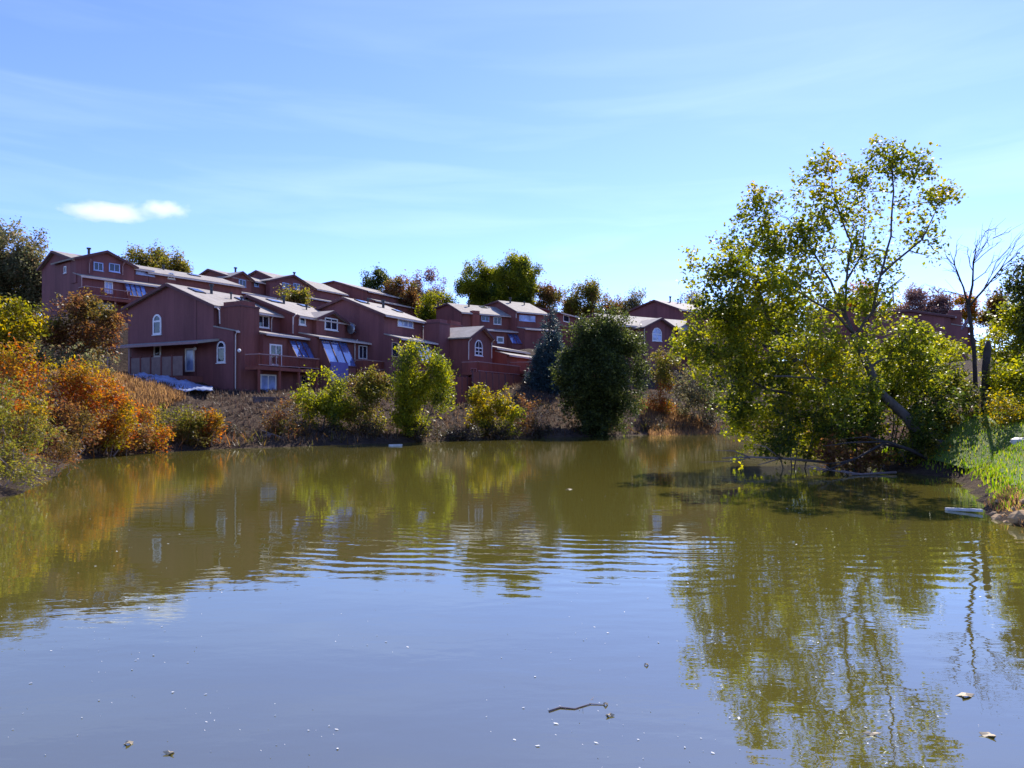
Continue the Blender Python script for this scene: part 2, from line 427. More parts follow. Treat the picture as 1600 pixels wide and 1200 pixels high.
n2 = N('ShaderNodeTexNoise'); n2.inputs['Scale'].default_value = 3.0; n2.inputs['Detail'].default_value = 8; n2.inputs['Roughness'].default_value = .75
L(tcn.outputs['Object'], n1.inputs['Vector']); L(tcn.outputs['Object'], n2.inputs['Vector'])
r1 = N('ShaderNodeValToRGB'); e = r1.color_ramp.elements; e[0].position = .38; e[0].color = (.055,.038,.032,1); e[1].position = .62; e[1].color = (.11,.075,.052,1)
L(n1.outputs['Fac'], r1.inputs[0])
r2 = N('ShaderNodeValToRGB'); e = r2.color_ramp.elements; e[0].position = .3; e[0].color = (.35,.33,.3,1); e[1].position = .7; e[1].color = (1.3,1.25,1.1,1)
L(n2.outputs['Fac'], r2.inputs[0])
mm = N('ShaderNodeMix'); mm.data_type = 'RGBA'; mm.blend_type = 'MULTIPLY'; mm.inputs['Factor'].default_value = 1
L(r1.outputs[0], mm.inputs['A']); L(r2.outputs[0], mm.inputs['B']); L(mm.outputs['Result'], p.inputs['Base Color'])
bb = N('ShaderNodeBump'); bb.inputs['Distance'].default_value = .25; L(n2.outputs['Fac'], bb.inputs['Height']); L(bb.outputs[0], p.inputs['Normal'])
ground = link_mesh('ground', me, m); tag(ground, kind='structure')

# green lawn sheet on the right bank, following the ground 3 cm above it
lx = np.arange(9.5, 46, .5); ly = np.arange(8, 33.0, .5)
LX, LY = np.meshgrid(lx, ly)
LZ = hgt(LX.ravel(), LY.ravel()) + .03; LD = sdist(LX.ravel(), LY.ravel())
ii = np.arange(len(lx)*len(ly)).reshape(len(ly), len(lx))
fq = np.stack([ii[:-1,:-1], ii[:-1,1:], ii[1:,1:], ii[1:,:-1]], -1).reshape(-1, 4)
keep = (LD[fq].min(1) > .25)
me = bpy.data.meshes.new('lawn'); me.from_pydata(np.stack([LX.ravel(), LY.ravel(), LZ], 1).tolist(), [], fq[keep].tolist())
me.polygons.foreach_set('use_smooth', [True]*len(me.polygons))
M['lawn'] = mat_plain('lawn_turf', (.06,.10,.012), .9, (.11,.15,.02), 1.2, .05, 9)
tag(link_mesh('lawn', me, M['lawn']), kind='structure')

# ---------------------------------------------------------------- water
m, t, N, L = new_mat('murky_pond_water')
o = N('ShaderNodeOutputMaterial')
tcn = N('ShaderNodeTexCoord')
sepw = N('ShaderNodeSeparateXYZ'); L(tcn.outputs['Object'], sepw.inputs[0])
def math_(op, a, b=None):
    n = N('ShaderNodeMath'); n.operation = op
    for i, q in enumerate((a, b)):
        if q is None: continue
        if isinstance(q, (int, float)): n.inputs[i].default_value = q
        else: L(q, n.inputs[i])
    return n.outputs[0]
def rangemap(v, a, b, c=0., d=1., smooth=True):
    n = N('ShaderNodeMapRange'); n.inputs['From Min'].default_value = a; n.inputs['From Max'].default_value = b
    n.inputs['To Min'].default_value = c; n.inputs['To Max'].default_value = d
    if smooth: n.interpolation_type = 'SMOOTHSTEP'
    L(v, n.inputs['Value']); return n.outputs[0]
# rings spreading from a point out on the pond
RCX, RCY = 4.5, 38.0
dx = math_('SUBTRACT', sepw.outputs['X'], RCX); dy = math_('SUBTRACT', sepw.outputs['Y'], RCY)
nw = N('ShaderNodeTexNoise'); nw.inputs['Scale'].default_value = .35; nw.inputs['Detail'].default_value = 3; L(tcn.outputs['Object'], nw.inputs['Vector'])
r_ = math_('SQRT', math_('ADD', math_('MULTIPLY', dx, dx), math_('MULTIPLY', dy, dy)))
nw2 = N('ShaderNodeTexNoise'); nw2.inputs['Scale'].default_value = 1.1; nw2.inputs['Detail'].default_value = 2; L(tcn.outputs['Object'], nw2.inputs['Vector'])
r_w = math_('ADD', math_('ADD', r_, math_('MULTIPLY', nw.outputs['Fac'], 1.1)), math_('MULTIPLY', nw2.outputs['Fac'], .28))
wave = math_('SINE', math_('MULTIPLY', r_w, 2*math.pi/.47))
mask = math_('MULTIPLY', rangemap(r_, 21.6, 25.6), rangemap(r_, 29.6, 25.6))
mask = math_('MULTIPLY', mask, rangemap(sepw.outputs['X'], -6.5, -2.5))
nm = N('ShaderNodeTexNoise'); nm.inputs['Scale'].default_value = .8; nm.inputs['Detail'].default_value = 1; L(tcn.outputs['Object'], nm.inputs['Vector'])
mask = math_('MULTIPLY', mask, rangemap(nm.outputs['Fac'], .32, .62, .1, 1.1))
ring = math_('MULTIPLY', math_('MULTIPLY', wave, mask), .0016)
# faint wind ripples
mpw = N('ShaderNodeMapping'); mpw.inputs['Scale'].default_value = (.8, 1.6, 1); L(tcn.outputs['Object'], mpw.inputs[0])
nr = N('ShaderNodeTexNoise'); nr.inputs['Scale'].default_value = 2.2; nr.inputs['Detail'].default_value = 3; nr.inputs['Roughness'].default_value = .5; L(mpw.outputs[0], nr.inputs['Vector'])
npat = N('ShaderNodeTexNoise'); npat.inputs['Scale'].default_value = .12; npat.inputs['Detail'].default_value = 2; L(tcn.outputs['Object'], npat.inputs['Vector'])
rip = math_('MULTIPLY', nr.outputs['Fac'], rangemap(npat.outputs['Fac'], .35, .7, .0015, .0042))
nr2 = N('ShaderNodeTexNoise'); nr2.inputs['Scale'].default_value = .7; nr2.inputs['Detail'].default_value = 2; L(mpw.outputs[0], nr2.inputs['Vector'])
hsum = math_('ADD', math_('ADD', ring, rip), math_('MULTIPLY', nr2.outputs['Fac'], .004))
bw = N('ShaderNodeBump'); bw.inputs['Distance'].default_value = 1.0; bw.inputs['Strength'].default_value = 1.0; L(hsum, bw.inputs['Height'])
df = N('ShaderNodeBsdfDiffuse')
nb = N('ShaderNodeTexNoise'); nb.inputs['Scale'].default_value = .08; nb.inputs['Detail'].default_value = 4; L(tcn.outputs['Object'], nb.inputs['Vector'])
xb = N('ShaderNodeMix'); xb.data_type = 'RGBA'; xb.inputs['A'].default_value = (.105,.086,.015,1); xb.inputs['B'].default_value = (.090,.080,.018,1); L(nb.outputs['Fac'], xb.inputs['Factor'])
L(xb.outputs['Result'], df.inputs['Color'])
gl = N('ShaderNodeBsdfGlossy'); gl.inputs['Roughness'].default_value = .015; gl.inputs['Color'].default_value = (.93,1,.93,1); L(bw.outputs[0], gl.inputs['Normal'])
fn = N('ShaderNodeFresnel'); fn.inputs['IOR'].default_value = 3.1; L(bw.outputs[0], fn.inputs['Normal'])
mxw = N('ShaderNodeMixShader'); L(fn.outputs[0], mxw.inputs[0]); L(df.outputs[0], mxw.inputs[1]); L(gl.outputs[0], mxw.inputs[2]); L(mxw.outputs[0], o.inputs[0])
wb = MB(); x0, y0 = PD.min(0)-2; x1, y1 = PD.max(0)+2
wb.v = [(x0,y0,0),(x1,y0,0),(x1,y1,0),(x0,y1,0)]; wb.f = [(0,1,2,3)]
tag(wb.build('pond_water', m), kind='structure')

# ---------------------------------------------------------------- houses
class Frame:
    """a terrace's own axes: u along the row to the right, v away from the pond"""
    def __init__(s, x, y, ang):
        s.x, s.y, s.a = x, y, R(ang); s.c, s.s = math.cos(s.a), math.sin(s.a)
    def w(s, u, v): return (s.x + s.c*u - s.s*v, s.y + s.s*u + s.c*v)
    def front(s, px, py, v):
        k = (px-CX)/F; ox, oy = s.w(0, v)
        u = (k*oy - ox)/(s.c - k*s.s); Y = oy + s.s*u
        return u, CH - (py-HY)*Y/F
    def gable(s, px, py, u):
        k = (px-CX)/F; ox, oy = s.w(u, 0)
        v = (k*oy - ox)/(-s.s - k*s.c); Y = oy + s.c*v
        return v, CH - (py-HY)*Y/F

class House:
    def __init__(s, name, label, fr, u0, u1, vlow, vup, vridge, vback, zb, zsk, zeave, zridge, zback,
                 mat='siding', group=None, skirt_drop=.45, vcorner=None, oh=.35, skirt=True):
        s.fr, s.u0, s.u1, s.vlow, s.vup, s.vridge, s.vback = fr, u0, u1, vlow, vup, vridge, vback
        s.zb, s.zsk, s.zeave, s.zridge, s.zback = zb, zsk, zeave, zridge, zback
        x, y = fr.w(u0, vlow)
        s.root = empty(name, (x, y, zb), fr.a)
        tag(s.root, label, 'house', group)
        s.off = (u0, vlow, zb)
        b = MB()
        ztop = zsk + skirt_drop
        if vup > vlow + .05:
            prof = [(vlow, zb-2.5), (vlow, zsk), (vup, ztop), (vup, zeave), (vridge, zridge), (vback, zback), (vback, zb-2.5)]
            b.prism_u(prof, u0, u1)
        else:
            b.prism_u([(vup, zb-2.5), (vup, zeave), (vridge, zridge), (vback, zback), (vback, zb-2.5)], u0, u1)
        s.part(b, 'wall', mat)
        s.slab('roof', vup, zeave, vridge, zridge, u0-oh, u1+oh*.3, .45)
        s.slab('roof', vback, zback, vridge, zridge, u0-oh, u1+oh*.3, .45)
        if vup > vlow + .05 and skirt:
            o = s.slab('skirt_roof', vlow, zsk, vup-.02, ztop, u0-.1, u1+.02, .35, th=.10, mat='roof', rake=False)
            g = MB(); k = (ztop-zsk)/(vup-vlow)
            g.box((u0-.1, vlow-.50, zsk-.35*k-.10), (u1+.02, vlow-.37, zsk-.35*k+.06)); s.part(g, 'gutter', 'cream')
        g = MB(); k = (zridge-zeave)/(vridge-vup)
        g.box((u0-oh, vup-.60, zeave-.45*k-.07), (u1+oh*.3, vup-.47, zeave-.45*k+.07)); s.part(g, 'gutter', 'cream')
    def part(s, mb, name, mat, parent=None, smooth=False):
        o = mb.build(name, M[mat] if isinstance(mat, str) else mat, parent or s.root, s.off, smooth)
        return o
    def slab(s, name, va, za, vb, zb_, u0, u1, over, th=.16, mat='roof', rake=True):
        d = math.hypot(vb-va, zb_-za); tv, tz = (vb-va)/d, (zb_-za)/d
        sg = 1 if vb > va else -1
        va2, za2 = va - tv*over, za - tz*over
        n = (-tz*sg, tv*sg)           # upward normal in (v, z)
        g = .012
        prof = [(va2+n[0]*g, za2+n[1]*g), (va2+n[0]*(g+th), za2+n[1]*(g+th)), (vb+n[0]*(g+th), zb_+n[1]*(g+th)), (vb+n[0]*g, zb_+n[1]*g)]
        o = s.part(MB().prism_u(prof, u0, u1), name, mat)
        if rake:
            q = [(va2-n[0]*.10, za2-n[1]*.10), (va2+n[0]*(g+th-.03), za2+n[1]*(g+th-.03)), (vb+n[0]*(g+th-.03), zb_+n[1]*(g+th-.03)), (vb-n[0]*.10, zb_-n[1]*.10)]
            s.part(MB().prism_u(q, u0-.05, u0-.003), 'rake_board', 'trimdark', o)
        return o
    def basis(s, plane, c):
        """plane 'f': the wall v=c facing the pond; 'g': the end wall u=c"""
        if plane == 'f': return (lambda a, o, z: (a, c-o, z))
        return (lambda a, o, z: (c-o, a, z))
    def lbox(s, mb, B, a0, a1, o0, o1, z0, z1):
        mb.box(B(a0, o0, z0), B(a1, o1, z1))
    def pix(s, plane, c, x0, x1, y0, y1):
        f = s.fr.front if plane == 'f' else s.fr.gable
        a0, _ = f(x0, 500, c); a1, _ = f(x1, 500, c)
        _, zt = f((x0+x1)/2, y0, c); _, zb = f((x0+x1)/2, y1, c)
        return min(a0, a1), max(a0, a1), zb, zt
    def window(s, plane, c, x0, x1, y0, y1, cols=2, rows=1, frame='white', pane='pane', arch=False, name='window', fw=.09, sill=True):
        a0, a1, z0, z1 = s.pix(plane, c, x0, x1, y0, y1)
        B = s.basis(plane, c); b = MB()
        rr = (a1-a0)/2
        zs = z1 - rr if arch else z1
        s.lbox(b, B, a0, a0+fw, -.02, .07, z0, zs); s.lbox(b, B, a1-fw, a1, -.02, .07, z0, zs)
        s.lbox(b, B, a0+fw, a1-fw, -.02, .068, z0, z0+fw)
        s.lbox(b, B, a0+fw, a1-fw, -.02, .068, zs-fw, zs)
        for i in range(1, cols):
            q = a0 + (a1-a0)*i/cols; s.lbox(b, B, q-fw*.35, q+fw*.35, -.02, .062, z0+fw, zs-fw)
        for j in range(1, rows):
            q = z0 + (zs-z0)*j/rows; s.lbox(b, B, a0+fw, a1-fw, -.02, .058, q-fw*.35, q+fw*.35)
        if arch:
            K = 8; am = (a0+a1)/2
            for i in range(K):
                t0, t1 = math.pi*i/K, math.pi*(i+1)/K
                pts = []
                for od in (-.02, .07):
                    for (rad, th) in ((rr, t0), (rr, t1), (rr-fw, t1), (rr-fw, t0)):
                        pts.append(B(am+rad*math.cos(th), od, zs+rad*math.sin(th)))
                b.hull(pts)
            if cols > 1: s.lbox(b, B, am-fw*.3, am+fw*.3, -.02, .06, zs, z1-fw)
        w = s.part(b, name, frame)
        K = max(cols, 1)
        for i in range(K):
            for j in range(rows):
                p = MB()
                qa, qb = a0+(a1-a0)*i/K, a0+(a1-a0)*(i+1)/K
                za, zb2 = z0+(zs-z0)*j/rows, z0+(zs-z0)*(j+1)/rows
                s.lbox(p, B, qa+.02, qb-.02, .0, .022, za+.02, zb2-.02)
                s.part(p, 'pane', pane, w)
        if arch:
            p = MB(); n = len(p.v); am = (a0+a1)/2
            pts = [B(am+(rr-.02)*math.cos(math.pi*i/10), .022, zs+(rr-.02)*math.sin(math.pi*i/10)) for i in range(11)]
            pb = [B(am+(rr-.02)*math.cos(math.pi*i/10), .0, zs+(rr-.02)*math.sin(math.pi*i/10)) for i in range(11)]
            p.v = pts+pb; p.f = [tuple(range(11)), tuple(reversed(range(11, 22)))] + [(i, i+11, (i+1) % 11+11, (i+1) % 11) for i in range(11)]
            s.part(p, 'pane', pane, w)
        if sill:
            q = MB(); s.lbox(q, B, a0-.06, a1+.06, .0, .13, z0-.07, z0-.003); s.part(q, 'sill', frame, w)
        return w
    def downspout(s, plane, c, x, y0, y1, mat='cream', kick=0):
        a0, a1, z0, z1 = s.pix(plane, c, x, x, y0, y1); B = s.basis(plane, c)
        pts = [B(a0, .45, z1+.12), B(a0, .12, z1-.2), B(a0, .10, z0+.2)]
        if kick: pts += [B(a0+kick*.3, .14, z0), B(a0+kick, .5, z0-.35)]
        else: pts += [B(a0, .10, z0)]
        s.part(MB().tube(pts, .055, 6), 'downspout', mat)
    def lamp(s, plane, c, x, y):
        a0, a1, z0, z1 = s.pix(plane, c, x, x, y, y); B = s.basis(plane, c)
        b = MB(); r = .13; k = 8
        for i in range(5):
            pass
        prof = [(.0, -.16), (.09, -.13), (.15, -.03), (.15, .05), (.08, .14), (.0, .16)]
        o = MB(); n = len(prof)
        for (rad, dz) in prof:
            for j in range(k):
                th = 2*math.pi*j/k; o.v.append(B(a0+rad*math.cos(th), .2+rad*math.sin(th), z0+dz))
        for i in range(n-1):
            for j in range(k):
                j2 = (j+1) % k; o.f.append((i*k+j, i*k+j2, (i+1)*k+j2, (i+1)*k+j))
        s.part(o, 'wall_lamp', 'white', smooth=True)
    def cross_gable(s, uc, hw, zeave, zap, vfront, mat='siding', vend=None):
        vend = vend if vend is not None else s.vridge
        b = MB().prism_v([(uc-hw, zeave-2.6), (uc-hw, zeave), (uc, zap), (uc+hw, zeave), (uc+hw, zeave-2.6)], vfront, s.vup+.3)
        w = s.part(b, 'gable_wall', mat)
        for sg in (-1, 1):
            d = math.hypot(hw, zap-zeave); tu, tz = sg*hw/d, -(zap-zeave)/d
            eu, ez = uc+sg*hw+tu*.35, zeave+tz*.35
            nx_, nz_ = -tz*sg, tu*sg
            prof = [(uc, zap+.01), (eu+nx_*.01, ez+nz_*.01), (eu+nx_*.16, ez+nz_*.16), (uc, zap+.18)]
            r = s.part(MB().prism_v(prof, vfront-.4, vend), 'gable_roof', 'roof')
            q = [(uc, zap-.10), (eu-nx_*.10, ez-nz_*.10), (eu+nx_*.13, ez+nz_*.13), (uc, zap+.15)]
            s.part(MB().prism_v(q, vfront-.45, vfront-.403), 'rake_board', 'trimdark', r)
    def sunroom(s, u0, u1, ztop, zbot, vtop, proj=1.1, n=3, zwall=None):
        """sloping glazing in front of the lower wall with solid cheeks"""
        vb = vtop - proj
        zw = zwall if zwall is not None else zbot-1.2
        b = MB().prism_u([(vtop+.05, zw), (vb+.04, zw), (vb+.04, zbot), (vtop+.05, ztop-.03)], u0+.02, u1-.02)
        root = s.part(b, 'sunroom', 'siding')
        d = math.hypot(proj, ztop-zbot); tv, tz = -proj/d, (zbot-ztop)/d; nv, nz_ = tz, -tv
        if nz_ < 0: nv, nz_ = -nv, -nz_
        f = MB()
        def slabp(a, c, l0, l1, h0, h1_):
            f.prism_u([(vtop+tv*l0+nv*h0, ztop+tz*l0+nz_*h0), (vtop+tv*l1+nv*h0, ztop+tz*l1+nz_*h0), (vtop+tv*l1+nv*h1_, ztop+tz*l1+nz_*h1_), (vtop+tv*l0+nv*h1_, ztop+tz*l0+nz_*h1_)], a, c)
        for i in range(n+1):
            q = u0 + (u1-u0)*i/n
            slabp(q-.05, q+.05, 0, d, .02, .10)
        slabp(u0+.05, u1-.05, 0, .12, .02, .095); slabp(u0+.05, u1-.05, d-.12, d, .02, .095)
        s.part(f, 'glazing_frame', 'trimdark', root)
        for i in range(n):
            f = MB(); a, c = u0+(u1-u0)*i/n+.05, u0+(u1-u0)*(i+1)/n-.05
            slabp(a, c, .12, d-.12, .025, .05)
            s.part(f, 'pane', 'solar', root)
        return root
    def deck(s, u0, u1, v0, v1, zf, rail=1.0, zground=None, posts=3, mat='redwood', sides=True):
        """v0 the outer edge, v1 the house side"""
        b = MB().box((u0, v0, zf-.28), (u1, v1, zf)); d = s.part(b, 'deck', mat)
        b = MB().box((u0, v0-.03, zf+rail-.08), (u1, v0+.07, zf+rail)); b.box((u0, v0-.0, zf+.10), (u1, v0+.05, zf+.16))
        if sides:
            b.box((u0, v0+.072, zf+rail-.078), (u0+.09, v1, zf+rail-.002))
        s.part(b, 'railing', 'pinkpaint', d)
        b = MB(); n = int((u1-u0)/.15)
        for i in range(n):
            q = u0+(u1-u0)*(i+.5)/n; b.box((q-.02, v0+.0, zf+.161), (q+.02, v0+.04, zf+rail-.081))
        if sides:
            n = int((v1-v0)/.15)
            for i in range(n):
                q = v0+.1+(v1-v0-.1)*(i+.5)/n; b.box((u0+.01, q-.02, zf+.02), (u0+.05, q+.02, zf+rail-.081))
        o = s.part(b, 'balusters', mat, d); o['kind'] = 'stuff'
        for i in range(posts):
            q = u0+.15+(u1-u0-.3)*i/max(posts-1, 1)
            s.part(MB().box((q-.08, v0+.075, (zground if zground is not None else s.zb)-1), (q+.08, v0+.23, zf-.281)), 'post', mat, d)
            s.part(MB().box((q-.06, v0+.052, zf+.001), (q+.06, v0+.071+.1, zf+rail+.06)), 'railing_post', mat, d)
        return d
    def chimney(s, u0, u1, v0, v1, z0, z1, mat='siding', cap=True):
        c = s.part(MB().box((u0, v0, z0), (u1, v1, z1)), 'chimney', mat)
        uc = (u0+u1)/2
        if cap:
            s.part(MB().box((u0+.35, v0+.12, z1+.001), (u1-.35, v1-.12, z1+.35)), 'chimney_cap', mat, c)
            s.part(MB().box((u0-.05, v0-.05, z1-.18), (u1+.05, v1+.05, z1-.05)), 'chimney_band', 'trimdark', c)
        return c
    def on_roof(s, u, t):            # point on the pond side slope, t from eave to ridge
        v = s.vup+(s.vridge-s.vup)*t; z = s.zeave+(s.zridge-s.zeave)*t+.16
        return v, z
    def vent(s, u, t, h=.7, r=.11):
        v, z = s.on_roof(u, t)
        b = MB().tube([(u, v, z-.1), (u, v, z+h)], r, 8).tube([(u, v, z+h), (u, v, z+h+.16)], r*1.7, 8)
        s.part(b, 'roof_vent', 'roofdark')
    def skylight(s, u, t, w=1.1, l=1.2):
        v, z = s.on_roof(u, t); k = (s.zridge-s.zeave)/(s.vridge-s.vup); n = math.hypot(1, k); tv, tz = 1/n, k/n
        o = s.part(MB().obox((u, v, z+.06), (w/2, 0, 0), (0, tv*l/2, tz*l/2), (0, -tz*.07, tv*.07)), 'skylight', 'roofdark')
        s.part(MB().obox((u, v-tz*.075, z+.06+tv*.075), (w/2-.1, 0, 0), (0, tv*(l/2-.1), tz*(l/2-.1)), (0, -tz*.01, tv*.01)), 'pane', 'pane', o)

HG = 'terraced houses along the pond'
frA = Frame(-23.35, 62.0, 62.5)

# --- first house of the near terrace: big end gable
g = House('townhouse', 'large end house of the near terrace with a tall blank gable and two arched windows', frA, 0, 7.6, 0.0, 2.37, 8.0, 13.7, 3.85, 9.1, 11.35, 13.55, 11.85, mat='siding2', group=HG)
b = MB().box((2.3, -1.0, 1.5), (7.598, .0, 9.0)); g.part(b, 'bay_wall', 'siding')
sk = MB().prism_u([(-1.4, 8.92), (-1.4, 9.06), (1.2, 9.55), (1.2, 9.40)], 2.3, 7.55); g.part(sk, 'skirt_roof', 'roof')
g.part(MB().box((2.3, -1.52, 8.86), (7.5, -1.401, 9.04)), 'gutter', 'cream')
g.chimney(.25, 2.3, -.55, 2.0, 2.0, 11.35, 'siding')
for y_ in (4.5,): g.part(MB().box((-.03, y_-.03, 4.0), (-.002, y_+.03, 12.2)), 'trim_strip', 'trimdark')
g.window('g', 0, 239.5, 252.5, 491, 523, 1, 1, arch=True, fw=.16)
g.window('g', 0, 339.5, 352.5, 533, 567, 1, 1, arch=True, fw=.13)
g.window('g', 0, 241, 252, 540, 558, 1, 1, fw=.14)
g.window('f', 2.37, 401, 420, 493, 512, 2, 1)
g.window('f', -1.0, 421, 440, 538, 571, 2, 2, fw=.13, name='french_door')
g.window('f', -1.0, 406, 431, 585, 618, 2, 1, fw=.13, pane='curtain', name='patio_door', sill=False)
g.window('f', -1.0, 469, 485, 587, 602, 2, 1, frame='pinkpaint')
g.downspout('f', 0, 366.5, 519, 612, kick=1.0)
g.downspout('f', 2.37, 423, 495, 518)
g.part(MB().tube([(-.04, 2.0, 11.2), (-.25, 1.4, 10.9), (-.25, 1.35, 9.75)], .06, 6), 'downspout', 'cream')
g.lamp('g', 0, 307.5, 545); g.lamp('f', -.55, 371, 548)
u0s, _ = frA.front(450, 535, -1.0); u1s, _ = frA.front(484, 535, -1.0)
g.sunroom(u0s, 7.5, 8.75, 6.95, -1.0, 1.15, 3, zwall=6.3)
g.deck(.3, 7.5, -2.6, -1.0, 6.1, posts=4, rail=1.05, zground=3.0)
g.vent(3.2, .72, .75, .13); g.vent(4.6, .55, .5, .08); g.vent(5.6, .5, .35, .1); g.skylight(1.7, .74); g.skylight(6.3, .62, 1.2, 1.0)
# porch on the end wall
pv0, pz = frA.gable(309, 534, -2.2); pv1, _ = frA.gable(166, 541, -2.2)
r = g.part(MB().hull([(-2.2, pv0, pz-.12), (-.02, pv0, pz+.25), (-.02, pv1, pz+.25), (-2.2, pv1, pz-.12), (-2.2, pv0, pz+.04), (-.02, pv0, pz+.45), (-.02, pv1, pz+.45), (-2.2, pv1, pz+.04)]), 'porch_roof', 'roof')
g.part(MB().box((-2.32, pv0, pz-.16), (-2.203, pv1, pz+.03)), 'porch_fascia', 'pinkpaint', r)
for px_ in (203, 170):
    v_, _ = frA.gable(px_, 560, -2.0); g.part(MB().box((-2.1, v_-.09, 3.8), (-1.9, v_+.09, pz-.13)), 'post', 'pinkpaint')
vv0, zt = frA.gable(286, 558, -2.0); vv1, zbb = frA.gable(204, 588, -2.0)
zt = frA.gable(245, 558, -2.0)[1]; zbb = frA.gable(245, 590, -2.0)[1]
n_ = 5
pl = g.part(MB().box((-1.95, vv0, zbb-1.2), (-.01, vv1, zbb+.1)), 'porch_floor', 'siding')
for i in range(n_):
    a_ = vv0+(vv1-vv0)*i/n_; b_ = vv0+(vv1-vv0)*(i+1)/n_
    g.part(MB().box((-2.02, a_+.09, zbb+.12), (-1.97, b_-.09, zt)), 'railing_panel', 'beige')
    g.part(MB().box((-2.06, b_-.07, zbb-.8), (-1.94, b_+.07, zt+.12)), 'railing_post', 'siding')
g.window('g', 0, 290, 304, 544, 581, 1, 1, fw=.12, pane='curtain', name='door', sill=False)

# --- second house
g = House('townhouse', 'second terrace house from the left, with sunroom glass above a violet blue panel', frA, 7.6, 15.0, -2.2, 0.0, 6.3, 12.5, 3.9, 9.15, 11.2, 13.45, 11.6, group=HG)
cu = frA.front(517, 486, -.5)[0]; g.cross_gable(cu, 2.0, 11.15, 11.95, -.5)
g.window('f', 0.0, 467, 477, 494, 508, 1, 1, fw=.14)
g.window('f', -.5, 507, 527, 497, 516, 2, 1, fw=.12)
g.downspout('f', 0.0, 457, 493, 507)
u0s = frA.front(499, 525, -2.2)[0]; u1s = frA.front(540, 525, -2.2)[0]
g.sunroom(u0s, u1s, 9.0, 6.5, -2.2, 1.3, 3, zwall=3.2)
uu0, uu1, zz0, zz1 = g.pix('f', -3.5, 516, 543, 566, 596)
g.part(MB().box((uu0, -3.6, zz0), (uu1, -3.47, zz1)), 'violet_panel', 'purple')
g.window('f', -3.52, 519, 541, 582, 596, 3, 1, frame='pinkpaint', fw=.06, sill=False, pane='solar')
g.window('f', -2.2, 560, 573, 540, 561, 2, 1, name='sliding_door', sill=False)
g.downspout('f', -2.2, 553, 533, 585)
g.deck(u1s+.3, 15.0, -4.2, -2.2, 6.3, posts=3, zground=3.2)
g.vent(10.2, .7, .7, .12); g.vent(12.0, .5, .4, .08); g.skylight(9.3, .75, 1.5, 1.0); g.skylight(13.6, .8, 1.1, .9)
g.part(MB().box((7.57, .6, 9.6), (7.597, .75, 11.2)), 'trim_strip', 'cream')

# --- third house
g = House('townhouse', 'third house of the near terrace with a satellite dish on its end wall', frA, 15.0, 21.8, -6.0, -4.2, .8, 7.0, 4.2, 9.5, 11.9, 13.85, 12.2, mat='siding2', group=HG)
g.window('f', -4.2, 621, 645, 500, 511, 3, 1, frame='white', pane='curtain')
u0s = frA.front(643, 530, -6.0)[0]; u1s = frA.front(667, 530, -6.0)[0]
g.sunroom(u0s, u1s, 9.3, 7.1, -6.0, 1.3, 3, zwall=3.5)
g.window('f', -6.0, 612, 622, 535, 558, 1, 1, frame='pinkpaint', name='patio_door', sill=False)
g.downspout('f', -6.0, 636, 530, 560)
g.deck(15.4, u0s-.2, -8.0, -6.0, 6.2, posts=3, zground=3.6)
g.vent(18.8, .6, .7, .14); g.vent(17.2, .75, .4, .08); g.skylight(16.4, .78, 1.4, 1.0); g.skylight(20.6, .5, 1.0, .9)
uu, zc = frA.gable(555, 515, 14.9)
ds = MB(); K = 12
ds.v = [(14.35, uu, zc)] + [(14.2, uu+.5*math.cos(2*math.pi*i/K), zc+.5*math.sin(2*math.pi*i/K)) for i in range(K)]
ds.v += [(14.40, uu, zc)] + [(14.24, uu+.52*math.cos(2*math.pi*i/K), zc+.52*math.sin(2*math.pi*i/K)) for i in range(K)]
ds.f = [(0, 1+i, 1+(i+1) % K) for i in range(K)] + [(13, 14+(i+1) % K, 14+i) for i in range(K)] + [(1+i, 14+i, 14+(i+1) % K, 1+(i+1) % K) for i in range(K)]
d_ = g.part(ds, 'satellite_dish', 'steel', smooth=True)
g.part(MB().tube([(14.4, uu, zc), (15.02, uu, zc-.3)], .04, 6), 'mount', 'steel', d_)
g.part(MB().tube([(14.2, uu, zc-.5), (13.75, uu, zc-.05)], .02, 5), 'feed_arm', 'steel', d_)
g.chimney(21.3, 23.4, -6.6, -4.6, 3.0, 11.75, 'siding2')

# --- fourth house: wing with the gable towards the pond
g = House('townhouse', 'fourth near terrace house, a low wing with a cross barred arched window', frA, 23.3, 30.5, -2.0, -2.0, 2.0, 6.0, 5.0, 9.5, 10.2, 11.3, 10.2, group=HG, skirt=False)
uc = 25.9; hw = 2.55
g.part(MB().prism_v([(uc-hw, 3.0), (uc-hw, 10.2), (uc, 11.45), (uc+hw, 10.2), (uc+hw, 3.0)], -9.0, -2.0), 'wing_wall', 'siding')
for sg in (-1, 1):
    d = math.hypot(hw, 1.25); tu, tz = sg*hw/d, -1.25/d; eu, ez = uc+sg*hw+tu*.4, 10.2+tz*.4; nx_, nz_ = -tz*sg, tu*sg
    rr_ = g.part(MB().prism_v([(uc, 11.46), (eu+nx_*.01, ez+nz_*.01), (eu+nx_*.17, ez+nz_*.17), (uc, 11.64)], -9.4, -1.0), 'wing_roof', 'roof')
    g.part(MB().prism_v([(uc, 11.35), (eu-nx_*.10, ez-nz_*.10), (eu+nx_*.14, ez+nz_*.14), (uc, 11.61)], -9.45, -9.403), 'rake_board', 'trimdark', rr_)
g.window('f', -9.0, 741.5, 753.5, 531, 556, 2, 2, arch=True, fw=.12)
g.downspout('f', -9.0, 731, 531, 562); g.downspout('f', -9.0, 767, 533, 560)
g.chimney(26.8, 29.6, -4.5, -2.6, 8.0, 12.3, 'siding')
g.deck(21.9, 31.5, -11.0, -9.0, 6.4, posts=5, zground=3.6, rail=1.1)
g.window('f', -9.0, 735, 744, 575, 588, 2, 1, frame='pinkpaint')
